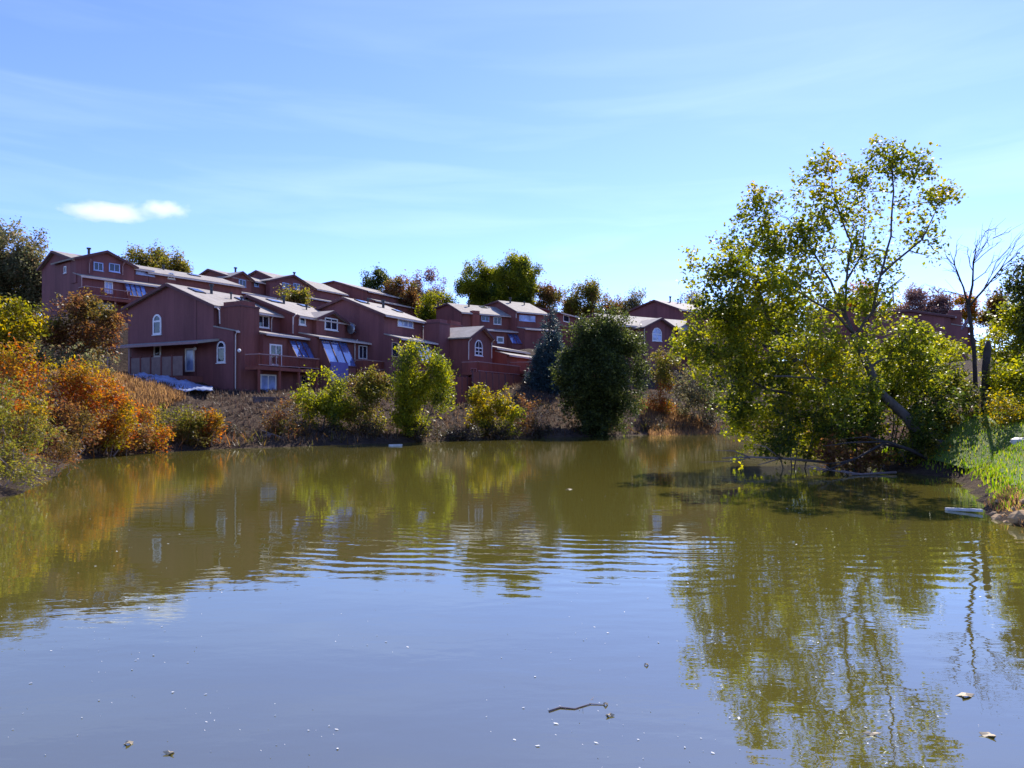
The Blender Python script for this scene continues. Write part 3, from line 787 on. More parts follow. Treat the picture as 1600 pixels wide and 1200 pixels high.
# --- fifth: half hidden behind the spruce, deck of red boards
g = House('townhouse', 'fifth house of the near terrace, low red boarded storey left of the blue spruce', frA, 30.9, 39.0, -9.6, -8.0, -4.0, 0.5, 5.2, 8.8, 9.6, 10.4, 9.6, mat='redwood', group=HG)
g.deck(31.6, 38.5, -13.0, -9.6, 6.9, posts=4, zground=4.2, rail=1.1)
st = MB(); 
for i in range(10):
    st.box((29.6+.0, -13.4+.0, 4.6+i*.25), (29.6, -13.4, 4.6+i*.25))
stairs = g.part(MB().obox((30.3, -12.2, 6.0), (1.5, 0, 1.25), (0, .05, 0), (-.08, 0, .1)), 'stair_rail', 'pinkpaint')
for i in range(9):
    t_ = i/8; g.part(MB().box((28.8+3*t_-.16, -12.1, 4.25+2.5*t_-.03), (28.8+3*t_+.16, -11.2, 4.25+2.5*t_+.03)), 'stair_tread', 'redwood')

# --- upper left house
frC = Frame(*P(115, 450, 80)[:2], 53.7)
HC = 'houses on the upper terrace'
g = House('townhouse', 'uppermost left house on the hill with twin bedroom windows beneath a shallow gable', frC, 0, 8.2, -1.6, 0.0, 4.6, 8.0, 12.6, 16.8, 18.75, 20.1, 18.6, mat='siding2', group=HC)
cu = frC.front(165.5, 400, -.8)[0]; g.cross_gable(cu, 3.1, 18.75, 19.95, -.8, 'siding2')
g.window('f', -.8, 146, 161, 410, 423, 2, 1, frame='curtain'); g.window('f', -.8, 170, 187, 412, 425, 2, 1, frame='curtain')
g.window('g', 0, 100.5, 104, 416, 427, 1, 1, fw=.1)
g.window('f', -1.6, 163, 176, 440, 459, 2, 1, name='door', sill=False, pane='curtain')
u0s = frC.front(193, 440, -1.6)[0]; u1s = frC.front(224, 440, -1.6)[0]
g.sunroom(u0s, u1s, 16.8, 15.1, -1.6, 1.0, 4)
g.window('f', -1.6, 152, 175, 469, 483, 3, 1, pane='curtain')
g.deck(-.2, u0s-.1, -3.4, -1.6, 14.55, posts=4, zground=11.6, rail=1.0)
g.part(MB().tube([(-.05, -2.0, 14.6), (-.05, -2.0, 16.7)], .07, 6), 'post', 'pinkpaint')
g.downspout('f', -.8, 139, 408, 427, 'pinkpaint'); g.downspout('f', -.8, 191, 413, 430, 'pinkpaint')
g.vent(3.2, .8, .9, .14); g.vent(6.0, .85, .3, .1)
g = House('townhouse', 'long house right of the uppermost left one, wide window band and a small arched window', frC, 8.25, 20.5, -1.6, 0.0, 4.6, 8.0, 12.6, 16.8, 18.55, 19.95, 18.6, group=HC)
g.window('f', 0, 212, 241, 421, 430, 4, 1, frame='curtain', pane='curtain')
g.window('f', 0, 262, 273, 426, 436, 2, 1, arch=True, fw=.12)
g.skylight(15.5, .6, 1.3, 1.1); g.vent(12.0, .8, .5, .1)
g.window('f', -1.6, 240, 252, 455, 470, 2, 1, pane='curtain')

# --- ridge row behind
frD = Frame(*P(361, 450, 105)[:2], 60.0)
HD = 'houses on the skyline terrace'
def zat(fr, u, v, py): return CH + (HY-py)*fr.w(u, v)[1]/F
g = House('townhouse', 'left house of the skyline terrace with a plain end gable', frD, 0, 8.6, -1.8, 0, 4.6, 8.0, 15.4, zat(frD,0,-1.8,457), zat(frD,0,0,433), zat(frD,0,4.6,422), zat(frD,0,8,438), mat='siding', group=HD)
cu = frD.front(377, 430, -.6)[0]; g.cross_gable(cu, 1.8, g.zeave-.1, g.zeave+.8, -.6)
g.window('f', -.6, 373, 384, 437, 448, 2, 1, frame='curtain'); g.window('f', 0, 397, 404, 440, 448, 1, 1, frame='curtain')
g.vent(3.8, .8, .9, .15); g.vent(6.4, .8, .4, .1)
u2 = frD.front(421, 440, -.8)[0]
g = House('townhouse', 'middle house of the skyline terrace with a wide shallow front gable', frD, 8.7, 22.6, -2.6, -.8, 4.6, 8.0, 15.2, zat(frD,9,-2.6,461), zat(frD,u2,-.8,437.5), zat(frD,9,4.6,424.5), zat(frD,9,8,438), mat='siding2', group=HD)
cu = frD.front(457, 436, -1.4)[0]; g.cross_gable(cu, 4.4, g.zeave-.2, g.zeave+1.2, -1.4, 'siding2')
g.window('f', -1.4, 441, 451, 442, 451, 2, 1, frame='curtain'); g.window('f', -1.4, 458, 468, 443, 452, 2, 1, frame='curtain')
g.vent(15.5, .85, .9, .15)
g = House('townhouse', 'right house of the skyline terrace with a square chimney at its far end', frD, 25.5, 38.0, -4.5, -3.0, 4.4, 8.0, 15.0, zat(frD,26,-4.5,470), zat(frD,26,-3,456), zat(frD,26,4.4,441), zat(frD,26,8,446), mat='siding', group=HD)
g.chimney(36.0, 37.8, -1.2, .4, 15, zat(frD,37,-1,447), 'siding', False)

# --- middle distance
frB = Frame(*P(722, 520, 118)[:2], 33)
HB = 'houses beyond the near terrace'
g = House('townhouse', 'house beyond the near terrace with a pale roof and a sunroom, left of its twin', frB, 0, 9.3, -2.2, 0, 4.4, 9, 9.5, zat(frB,0,-2.2,514), zat(frB,0,0,488), zat(frB,0,4.4,475), zat(frB,0,9,482), mat='siding', group=HB)
g.chimney(1.6, 2.9, -.6, .3, 9, zat(frB,1,-1,484), 'redwood', False)
g.window('f', 0, 752, 764, 493, 502, 2, 1, frame='curtain'); g.window('f', 0, 771, 783, 495, 507, 2, 1)
u0s = frB.front(792, 525, -2.2)[0]; u1s = frB.front(808, 525, -2.2)[0]
g.sunroom(u0s, max(u1s, u0s+3), zat(frB,10,-2.2,523), zat(frB,10,-2.2,540), -2.2, 1.6, 3)
g.window('f', -2.2, 776, 787, 526, 536, 1, 1, frame='white', fw=.2)
g.skylight(6, .8); g.vent(3, .7, .8, .14)
frB2 = Frame(*P(808, 520, 121)[:2], 33)
g = House('townhouse', 'house beyond the near terrace with a triple window band, right of its twin', frB2, 0, 6.0, -2.2, 0, 5.5, 11, 9.5, zat(frB2,0,-2.2,514), zat(frB2,0,0,487), zat(frB2,0,5.5,471), zat(frB2,0,11,480), mat='siding', group=HB)
g.window('f', 0, 811, 836, 493, 502, 3, 1, frame='curtain', pane='curtain'); g.downspout('f', 0, 806, 489, 497)
g.vent(1.5, .8, .8, .16); g.vent(4, .7, .5, .1)
frB3 = Frame(*P(874, 520, 128)[:2], 60)
g = House('townhouse', 'sliver of a house showing between the blue spruce and the dark tree', frB3, 0, 9.0, -2.2, 0, 5.0, 10, 9.5, zat(frB3,0,-2.2,512), zat(frB3,0,0,489), zat(frB3,0,5,480), zat(frB3,0,10,486), mat='siding', group=HB)
g.window('f', 0, 880, 889, 493, 503, 1, 1)

# --- houses right of the dark tree
frE = Frame(*P(1052, 520, 96)[:2], 30)
frE2 = Frame(*P(1064, 500, 112)[:2], 35)
g = House('townhouse', 'house with a broad plain gable standing tallest, right of the dark tree', frE2, 0, 9, -.0, 0, 5.3, 11.2, 9.5, 12, zat(frE2,0,0,484), zat(frE2,0,5.3,470), zat(frE2,0,11.2,487), mat='siding2', group='houses right of the dark tree')
g.vent(2.5, .85, .8, .12); g.vent(4.0, .8, .6, .1); g.vent(5.2, .9, .3, .1)
b_ = frE.front(1008, 520, 0)[0]
g = House('townhouse', 'low house with a large arched window facing the water, right of the dark tree', frE, b_-3.6, 7, 2.0, 2.0, 5.6, 9, 7.0, 9, zat(frE,-5,2,509), zat(frE,-5,5.6,494), zat(frE,-5,9,505), group='houses right of the dark tree', skirt=False)
u0_, u1_ = b_, 0.0; uc = (u0_+u1_)/2; hw = (u1_-u0_)/2; ze = zat(frE, uc, 0, 512); za = zat(frE, uc, 0, 499)
g.part(MB().prism_v([(uc-hw, 4.5), (uc-hw, ze), (uc, za), (uc+hw, ze), (uc+hw, 4.5)], 0, 9.5), 'wing_wall', 'siding2')
for sg in (-1, 1):
    d = math.hypot(hw, za-ze); tu, tz = sg*hw/d, -(za-ze)/d; eu, ez = uc+sg*hw+tu*.5, ze+tz*.5; nx_, nz_ = -tz*sg, tu*sg
    rr_ = g.part(MB().prism_v([(uc, za+.01), (eu+nx_*.01, ez+nz_*.01), (eu+nx_*.17, ez+nz_*.17), (uc, za+.19)], -.5, 9.6), 'wing_roof', 'roof')
    g.part(MB().prism_v([(uc, za-.10), (eu-nx_*.10, ez-nz_*.10), (eu+nx_*.14, ez+nz_*.14), (uc, za+.16)], -.55, -.503), 'rake_board', 'trimdark', rr_)
g.window('f', 0, 1019, 1033.5, 512, 533, 2, 1, arch=True, fw=.1, pane='curtain')
g.downspout('f', 0, 1006, 512, 546)
g.deck(.5, 6.8, -2, 0, zat(frE,1,-2,546), posts=3, zground=6)
g.part(MB().box((.2, .8, 5), (7, 2.01, zat(frE,3,0,530))), 'bay_wall', 'siding')

# --- right hand houses seen through the trees
frG = Frame(*P(1484, 520, 92)[:2], 62)
g = House('townhouse', 'house seen beside the bare tree with a tall square chimney and sunroom glass', frG, -2, 9, -1.8, 0, 4.5, 9, 7.8, zat(frG,0,-1.8,514), zat(frG,0,0,498), zat(frG,0,4.5,489), zat(frG,0,9,496), mat='siding2', group='houses right of the tall tree')
g.chimney(-1.6, -.1, -1.2, .3, 8, zat(frG,0,-1,490), 'siding')
g.window('f', 0, 1502, 1514, 503, 507, 2, 1, frame='curtain'); 
u0s = frG.front(1507, 520, -1.8)[0]; g.sunroom(u0s, u0s+3, zat(frG,3,-1.8,517), zat(frG,3,-1.8,533), -1.8, 1.3, 3)
g.deck(-1.5, u0s-.3, -3.6, -1.8, zat(frG,1,-3,543), posts=3, zground=7)
frH = Frame(*P(1388, 510, 98)[:2], 62)
g = House('townhouse', 'house glimpsed through the crown of the tall tree', frH, 0, 9, -1.6, 0, 4.2, 8.5, 8.2, zat(frH,0,-1.6,520), zat(frH,0,0,491), zat(frH,0,4.2,482), zat(frH,0,8.5,490), mat='siding', group='houses right of the tall tree')
g.window('f', 0, 1394, 1405, 495, 508, 2, 2)
frI = Frame(*P(1180, 510, 100)[:2], 62)
g = House('townhouse', 'house almost hidden behind the yellow green tree', frI, -3, 9, -1.6, 0, 4.2, 8.5, 8.2, zat(frI,0,-1.6,520), zat(frI,0,0,500), zat(frI,0,4.2,491), zat(frI,0,8.5,500), mat='siding', group='houses right of the tall tree')
g.window('f', 0, 1176, 1188, 505, 520, 2, 2)

# fences along the foot of the far gardens
def fence(fr, u0, u1, v, ztop, h, n, label):
    x, y = fr.w(u0, v)
    rt = empty('garden_fence', (x, y, ztop-h), fr.a); tag(rt, label, 'fence')
    w = (u1-u0)/n; pm = None
    for i in range(n):
        if pm is None:
            b = MB(); k = max(int(w/.16), 3)
            for j in range(k):
                b.box((.08+(w-.16)*j/k+.006, 0, -1.2), (.08+(w-.16)*(j+1)/k-.006, .03+.012*(j % 2), h-.03*((j*7) % 3)/3))
            b.box((.06, .045, .25), (w-.06, .09, .37)); b.box((.06, .045, h-.4), (w-.06, .09, h-.28))
            o = b.build('fence_panel', M['redwood'], rt); pm = o.data
        else:
            o = bpy.data.objects.new('fence_panel', pm); o.parent = rt; COL.objects.link(o); o.location = (w*i, 0, 0)
    for i in range(n+1):
        MB().box((w*i-.06, -.02, -1.2), (w*i+.06, .10, h+.1)).build('fence_post', M['trimdark'], rt)
def fpx(fr, v, x0, x1, y): return fr.front(x0, y, v)[0], fr.front(x1, y, v)[0], fr.front((x0+x1)/2, y, v)[1]
a_, b_, z_ = fpx(frA, -13.0, 705, 738, 589); fence(frA, a_, b_, -13.0, z_, 1.9, 4, 'red board fence below the fourth house, left stretch')
a_, b_, z_ = fpx(frA, -13.6, 739, 789, 583); fence(frA, a_, b_, -13.6, z_, 2.6, 5, 'taller red board fence in the middle below the arched gable window')
a_, b_, z_ = fpx(frA, -13.2, 790, 836, 590); fence(frA, a_, b_, -13.2, z_, 2.2, 4, 'red board fence stretch ending beside the blue spruce')

a_, _, z_ = fpx(frA, -5.0, 397, 472, 619); b_ = frA.front(472, 619, -5.0)[0]
x_, y_ = frA.w(a_, -5.0); rt = empty('garden_wall', (x_, y_, z_-1.2), frA.a); tag(rt, 'low grey brown retaining wall in front of the first ground floor patio', 'wall')
nb_ = 9
for i in range(nb_):
    w_ = (b_-a_)/nb_
    MB().box((w_*i+.01, -.12+.015*(i % 2), -.6), (w_*(i+1)-.01, .12, 1.02)).build('wall_block', M['wallstone'], rt)
MB().box((-.05, -.16, 1.025), (b_-a_+.05, .16, 1.12)).build('coping', M['wallstone'], rt)
# ---------------------------------------------------------------- trees and shrubs
DENS = 2.1
def vnoise(p, s, seed=0.0):
    q = p*s
    return (np.sin(q[:,0]*1.7+seed)+np.sin(q[:,1]*2.1+seed*1.3+q[:,2]*.7)+np.sin(q[:,2]*1.9+seed*.7+q[:,0]*.6)+np.sin((q[:,0]+q[:,1]-q[:,2])*1.3+seed))*.25

def curve(a, b, bend=.12, n=5, sag=0.0):
    a = np.array(a, float); b = np.array(b, float); d = np.linalg.norm(b-a)
    off = rng.normal(0, 1, 3)*bend*d; off[2] = abs(off[2])*.6 - sag*d
    pts = []
    for i in range(n+1):
        t = i/n
        pts.append(a*(1-t)+b*t + off*math.sin(math.pi*t)*.5 + (rng.normal(0, .018*d, 3) if 0 < i < n else 0))
    return pts

def leaves(centres, dirs, per, length, spread, size, flat=.3, aspect=.55, hang=0.0):
    """leaf quads strewn along short sprigs"""
    n = len(centres); c = np.repeat(centres, per, 0); d = np.repeat(dirs, per, 0)
    t = rng.random((n*per, 1))
    pos = c + d*t*length + rng.normal(0, 1, (n*per, 3))*spread
    nrm = rng.normal(0, 1, (n*per, 3)); nrm[:,2] = np.abs(nrm[:,2]) + flat; nrm /= np.linalg.norm(nrm, axis=1)[:,None]
    ax = rng.normal(0, 1, (n*per, 3)) + d*(1.8 if aspect < .5 else .5); ax[:,2] -= hang
    ax -= nrm*(ax*nrm).sum(1)[:,None]; ax /= np.linalg.norm(ax, axis=1)[:,None]+1e-9
    bx = np.cross(nrm, ax)
    s = size*(.55+.9*rng.random((n*per, 1)))
    fold = nrm*s*.12
    v = np.stack([pos-ax*s*.5, pos+bx*s*.5*aspect-fold*0+nrm*s*.1, pos+ax*s*.5, pos-bx*s*.5*aspect+nrm*s*.1], 1)
    return v.reshape(-1, 3)

def plant(name, label, cat, base, limbs, clumps, leafmat, barkmat='bark', size=.13, per=14, dens=1.0, sprig=.55, spread=.13,
          trunk_r=.2, gap=-.25, group=None, twig_frac=.25, shell=.5, up=.35, hang=0., aspect=.55, trunk_name='trunk', crown_name='crown', seed=1.0, limb_to=True, parts=True):
    """base: world point; limbs: list of (pts, r0, r1); clumps: (centre, radii, weight)"""
    base = np.array(base, float)
    root = empty(name, tuple(base)); tag(root, label, cat, group)
    wood = MB(); nodes = []
    for pts, r0, r1 in limbs:
        pts = [np.array(p, float) for p in pts]
        dense = []
        for i in range(len(pts)-1):
            for k in range(3): dense.append(pts[i]*(1-k/3)+pts[i+1]*k/3 + (rng.normal(0, r0*.18, 3) if (i or k) else 0))
        dense.append(pts[-1])
        m_ = len(dense); rad = [r0+(r1-r0)*(i/(m_-1))**.8 for i in range(m_)]
        wood.tube([p-base for p in dense], rad, 7)
        nodes += list(zip(dense, rad))
    allc, alld = [], []
    for (c, r, wgt) in clumps:
        c = np.array(c, float); r = np.array(r, float)
        if limb_to and nodes:
            best = min(nodes, key=lambda q: np.linalg.norm(q[0]-c) + .35*max(0, q[0][2]-c[2])*2)
            cv = curve(best[0], c, .16, 5)
            r0 = min(best[1]*.75, max(.025, .016*np.linalg.norm(best[0]-c)+.02))
            rad = [r0+(max(r0*.35, .010)-r0)*i/5 for i in range(6)]
            wood.tube([p-base for p in cv], rad, 5)
            cn = list(zip(cv, rad))
            nodes += cn[2:]
        else: cn = [(c, .02)]
        area = 4*math.pi*((r[0]*r[1])**1.6/3+(r[0]*r[2])**1.6/3+(r[1]*r[2])**1.6/3)**(1/1.6)
        n = max(int(area*5.0*dens*DENS*wgt), 6)
        dr = rng.normal(0, 1, (n, 3)); dr /= np.linalg.norm(dr, axis=1)[:,None]
        rad = rng.random((n, 1))**shell
        pos = c + dr*rad*r*(1+.18*vnoise(dr*3+c, 1.7, seed))[:,None]
        keep = vnoise(pos, 1.25/max(sprig*1.6, .3), seed) > gap + .1*rng.normal(0, 1, n)
        pos, dr = pos[keep], dr[keep]
        if len(pos) == 0: continue
        dd = dr + np.array([0, 0, up]); dd /= np.linalg.norm(dd, axis=1)[:,None]
        allc.append(pos); alld.append(dd)
        k = int(len(pos)*twig_frac/DENS)
        for i in range(k):
            q = cn[rng.integers(min(2, len(cn)-1), len(cn))]
            a = q[0]; bq = pos[i]+dd[i]*sprig*.6
            mid = (a+bq)/2 + rng.normal(0, .08*np.linalg.norm(bq-a), 3)
            wood.tube([a-base, mid-base, bq-base], [min(.022, q[1]), .013, .005], 3, cap=False)
    tr = wood.build(trunk_name, M[barkmat], root, smooth=True)
    if allc:
        cc = np.concatenate(allc); dd = np.concatenate(alld)
        v = leaves(cc, dd, per, sprig, spread, size, hang=hang, aspect=aspect) - base
        o = link_mesh(crown_name, quads_mesh(crown_name, v), M[leafmat], root)
        o['kind'] = 'stuff'
    return root

def clump(px, py, rx, ry, Y, wgt=1.0, dmul=.9):
    k = Y/F
    return (P(px, py, Y), (rx*k, (rx+ry)/2*k*dmul, ry*k), wgt)

def auto(x0, x1, y0, y1, Y, n, r=.30, seed=0, shape='round', jit=.5, dmul=.9, wgt=1.0, plume=1.0):
    """n uneven lumps filling a crown outline given in photo pixels at distance Y, with outliers breaking the outline"""
    rg = np.random.default_rng(seed+5)
    cx, cy, hx, hy = (x0+x1)/2, (y0+y1)/2, (x1-x0)/2, (y1-y0)/2
    out = []; k = Y/F; sc = (hx+hy)/2
    for i in range(n):
        a = 2*math.pi*(i*.618+rg.random()*.35)
        rr = r*(.45+.95*rg.random()**1.5)
        q = (((i+.5)/n)**.5)*(1-rr*.8)*(.86+.22*rg.random())
        sx, sz = math.cos(a)*q, math.sin(a)*q
        if sz > 0: sx *= 1-.12*sz
        dy = math.sqrt(max(0, 1-q*q))*(rg.random()-.5)*2*.55*hx*k*dmul
        st = 1+(plume-1)*(.4+.6*rg.random())
        out.append((P(cx+sx*hx, cy+sz*hy, Y)+np.array([0, dy, 0]), (rr*(hx*.6+sc*.4)*k/st**.6, rr*sc*k*.95, rr*(hy*.6+sc*.4)*k*st**.6), wgt*(.7+.6*rg.random())))
    for i in range(n//2+2):           # small sprays standing out of the outline, mostly upwards
        a = -math.pi*(.02+.96*rg.random()) if rg.random() < .75 else rg.random()*2*math.pi
        q = .80+.22*rg.random(); rr = r*(.22+.25*rg.random())
        sx, sz = math.cos(a)*q, math.sin(a)*q
        out.append((P(cx+sx*hx, cy+sz*hy, Y)+np.array([0, (rg.random()-.5)*hx*k*.5, 0]), (rr*sc*k*.7/plume**.4, rr*sc*k*.7, rr*sc*k*1.5*plume**.5), wgt*.6))
    return out

def tree_auto(name, label, cat, x0, x1, y0, y1, Y, n, leafmat, size=.16, trunk_px=None, r=.3, seed=0, shape='round', group=None, barkmat='bark', tr=.16, stems=1, plume=1.25, **kw):
    tx = trunk_px if trunk_px else (x0+x1)/2
    X = (tx-CX)*Y/F
    zb = h1(X, Y)
    base = np.array([X, Y, zb])
    top = P((x0+x1)/2, y0+(y1-y0)*.25, Y)
    if top[2] < zb+.5: top[2] = zb+.5
    limbs = []
    for s_ in range(stems):
        tp = P(x0+(x1-x0)*((s_+.5)/stems*.7+.15), y0+(y1-y0)*(.3+.2*rng.random()), Y) if stems > 1 else top
        if tp[2] < zb+.4: tp[2] = zb+.4
        b0 = base + (np.array([(s_-stems/2)*.12, rng.normal(0, .08), -.3]))
        limbs.append(([b0, b0*.6+tp*.4+rng.normal(0, .08, 3)*stems**.5, tp], tr, tr*.25))
    return plant(name, label, cat, base, limbs, auto(x0, x1, y0, y1, Y, n, r, seed, shape, plume=plume), leafmat, barkmat, size=size, trunk_r=tr, group=group, seed=seed+.7, **kw)

# ---- the tall leaning tree on the right shore
Y0 = 30.0
bx = (1478-CX)*Y0/F
base = np.array([bx, Y0, h1(bx, Y0)])
def Q(px, py, dy=0): return P(px, py, Y0+dy)
limbs = [
 ([base+np.array([.1,0,-.4]), Q(1450,690), Q(1405,640), Q(1372,605), Q(1350,560), Q(1333,520)], .26, .13),
 ([Q(1333,520), Q(1320,490,.3), Q(1322,440,.5), Q(1330,380,.6), Q(1310,330,.6), Q(1300,290,.5)], .065, .025),
 ([Q(1336,524), Q(1362,488,-.3), Q(1376,430,-.5), Q(1392,370,-.4), Q(1395,300,-.3), Q(1394,255,-.2)], .065, .025),
 ([Q(1333,520), Q(1305,490,-.5), Q(1270,470,-.8), Q(1238,450,-1)], .07, .025),
 ([Q(1322,500,.2), Q(1298,440,.8), Q(1268,390,1), Q(1240,350,1.1)], .065, .025),
 ([Q(1385,622), Q(1330,600,-.8), Q(1270,590,-1.2), Q(1210,588,-1.5)], .08, .03),
 ([Q(1376,430,-.5), Q(1410,400,-.8), Q(1440,375,-1), Q(1462,330,-1)], .06, .02),
 ([Q(1362,488,-.3), Q(1390,450,.4), Q(1415,430,.6)], .05, .02),
 ([Q(1322,440,.5), Q(1345,400,1), Q(1352,340,1.2)], .05, .02),
]
cl = []
for (x, y, rx, ry, dy, w) in [
 (1395,262,34,30,0,.55),(1378,240,20,16,0,.5),(1428,262,22,26,-.6,.5),(1462,312,26,20,-1,.5),(1432,318,28,24,-.8,.5),(1400,320,28,26,-.2,.5),
 (1440,368,26,18,-.9,.45),(1400,372,28,22,0,.4),(1300,268,30,22,.4,.65),(1266,290,18,20,.6,.55),(1330,290,24,24,.5,.6),(1305,322,30,24,.5,.55),
 (1335,345,26,24,.8,.5),(1360,300,16,20,.5,.3),(1355,400,30,24,.6,.45),(1385,420,26,20,-.3,.4),(1410,440,20,14,-.5,.3),(1310,390,30,26,.5,.45),
 (1270,360,30,30,1,.7),(1230,340,30,28,1,.9),(1195,330,26,24,1.2,.85),(1160,340,14,14,1.2,.6),(1235,400,34,30,1,.9),(1190,385,32,30,1.2,.9),(1150,390,18,16,1.2,.5),
 (1280,420,30,24,.8,.5),(1290,470,34,22,.2,.4),(1340,470,30,26,.5,.4),(1370,480,26,26,-.4,.6),(1250,450,34,26,-1,.55),(1325,430,24,20,.8,.35),
 (1484,316,14,10,-1.1,.5),(1474,300,12,12,-1,.5),(1455,400,14,10,-.9,.4),(1290,262,14,10,.4,.6),(1345,275,12,14,.5,.5),(1445,270,10,14,-.6,.5),(1180,310,16,12,1.2,.6),(1140,380,16,12,1.1,.5),
 (1420,540,40,30,1.0,.8),(1440,590,36,26,1.2,.8),(1340,620,36,30,-.6,.8),(1290,600,44,30,-1.2,.8),
 (1385,530,40,28,.9,.8),(1320,560,44,30,-1,.8),(1260,540,44,34,-1,.85),(1405,580,44,30,1.3,.8)]:
    cl.append(clump(x, y, rx, ry, Y0+dy, w))
plant('leaning_tree', 'tall leaning tree with an airy green crown rising highest over the right shore', 'tree', base, limbs, cl, 'lf_tall', size=.15, per=14, dens=1.3, sprig=.45, spread=.12, gap=-.22, twig_frac=.35, seed=2.2, aspect=.7)

# the broad yellow green tree left of and behind it
Y1 = 33.5
bx = (1300-CX)*Y1/F; base = np.array([bx, Y1, max(h1(bx, Y1), .1)])
cl = []
for (x, y, rx, ry, dy, w) in [
 (1100,440,22,24,0,.6),(1088,412,12,14,0,.5),(1130,450,34,34,0,.8),(1175,430,38,34,.5,1),(1215,440,38,34,.5,1),(1120,500,42,34,0,1),(1165,500,44,40,0,1),
 (1215,500,44,40,.5,1),(1260,510,44,38,.8,.8),(1085,540,30,22,-.5,.9),(1130,560,44,34,-.5,1),(1185,570,46,40,0,1),(1240,580,46,40,.5,1),(1295,580,44,40,.8,.9),
 (1140,610,34,24,-.8,1),(1190,630,46,32,0,1),(1250,640,48,34,0,1),(1310,640,48,34,.5,1),(1165,655,28,26,-.8,1),(1185,675,34,22,-.8,1),
 (1160,690,22,14,-.8,1),(1210,690,30,18,-.6,1),(1260,690,36,20,0,1),(1300,690,36,22,.2,1),(1078,420,10,14,0,.5),(1070,545,16,14,-.5,.8),(1340,600,40,34,.8,.9),(1340,660,40,30,.8,.9),
 (1120,412,14,14,0,.5),(1150,400,24,20,.4,.7)]:
    cl.append(clump(x, y, rx, ry, Y1+dy, w))
limbs = [([base+np.array([0,0,-.4]), P(1285,640,Y1), P(1240,560,Y1), P(1200,500,Y1), P(1180,440,Y1)], .22, .06),
         ([P(1270,620,Y1), P(1200,610,Y1-.5), P(1130,570,Y1-.6)], .10, .03), ([P(1240,560,Y1), P(1170,530,Y1), P(1110,480,Y1)], .09, .03)]
plant('broad_tree', 'broad yellow green tree spreading over the water left of the leaning trunk', 'tree', base, limbs, cl, 'lf_yg', size=.17, per=14, dens=1.0, sprig=.48, spread=.14, gap=-.2, twig_frac=.12, seed=4.1, aspect=.7)

# undergrowth along the right shore
UG = 'shrubs at the foot of the leaning tree'
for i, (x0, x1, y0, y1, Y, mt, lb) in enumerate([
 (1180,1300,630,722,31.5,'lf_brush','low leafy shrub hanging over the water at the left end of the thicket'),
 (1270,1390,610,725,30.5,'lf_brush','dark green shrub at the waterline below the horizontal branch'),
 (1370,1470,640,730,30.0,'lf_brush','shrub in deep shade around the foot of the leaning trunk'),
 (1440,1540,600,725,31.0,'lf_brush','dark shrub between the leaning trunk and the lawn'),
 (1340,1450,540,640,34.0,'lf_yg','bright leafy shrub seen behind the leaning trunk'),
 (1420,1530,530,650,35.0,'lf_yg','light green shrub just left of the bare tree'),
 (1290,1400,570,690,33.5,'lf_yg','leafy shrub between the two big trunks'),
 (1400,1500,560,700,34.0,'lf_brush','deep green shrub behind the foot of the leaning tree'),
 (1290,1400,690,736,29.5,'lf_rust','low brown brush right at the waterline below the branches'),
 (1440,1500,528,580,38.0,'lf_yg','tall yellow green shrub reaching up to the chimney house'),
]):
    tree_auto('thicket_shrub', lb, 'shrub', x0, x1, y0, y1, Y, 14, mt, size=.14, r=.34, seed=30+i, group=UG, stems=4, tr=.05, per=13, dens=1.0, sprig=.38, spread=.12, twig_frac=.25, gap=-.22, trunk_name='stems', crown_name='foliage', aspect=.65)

# bare tree
Yb = 33.0; bx = (1527-CX)*Yb/F; base = np.array([bx, Yb, h1(bx, Yb)])
def Q(px, py, dy=0): return P(px, py, Yb+dy)
limbs = [([base+np.array([0,0,-.4]), Q(1524,620), Q(1522,560), Q(1518,510), Q(1512,476)], .11, .07),
 ([Q(1512,476), Q(1520,445,.2), Q(1521,410,.3), Q(1528,375,.4)], .07, .012), ([Q(1512,476), Q(1506,450,-.3), Q(1492,415,-.5), Q(1484,392,-.6)], .055, .008),
 ([Q(1513,480), Q(1535,455,-.3), Q(1560,425,-.5), Q(1588,395,-.6)], .06, .010)]
rg = np.random.default_rng(3)
for (sx, sy, ex, ey) in [(1521,420,1540,362),(1523,400,1552,372),(1521,412,1560,378),(1520,440,1575,392),(1535,455,1592,372),(1550,437,1598,408),(1521,425,1512,385),(1521,410,1535,358),
                        (1560,425,1598,362),(1492,415,1498,380),(1506,450,1478,398),(1500,435,1486,420),(1512,470,1470,455),(1528,462,1570,400),(1545,442,1585,420),(1521,395,1545,362),(1492,415,1479,400),(1506,462,1455,448),
                        (1560,425,1610,400),(1575,410,1606,375),(1540,362,1560,357),(1552,372,1580,360)]:
    a, b_ = Q(sx, sy, rg.normal(0,.3)), Q(ex, ey, rg.normal(0,.5))
    cv = curve(a, b_, .12, 4); limbs.append((cv, .022, .005))
    for k in range(3):
        c_ = cv[1+k]; limbs.append(([c_, c_+rg.normal(0,.12,3)+(b_-a)*.22, c_+rg.normal(0,.25,3)+(b_-a)*.5], .010, .003))
plant('bare_tree', 'slender bare tree with leafless forked branches standing against the sky', 'tree', base, limbs, [], 'lf_tall', 'barkdark', trunk_name='trunk')

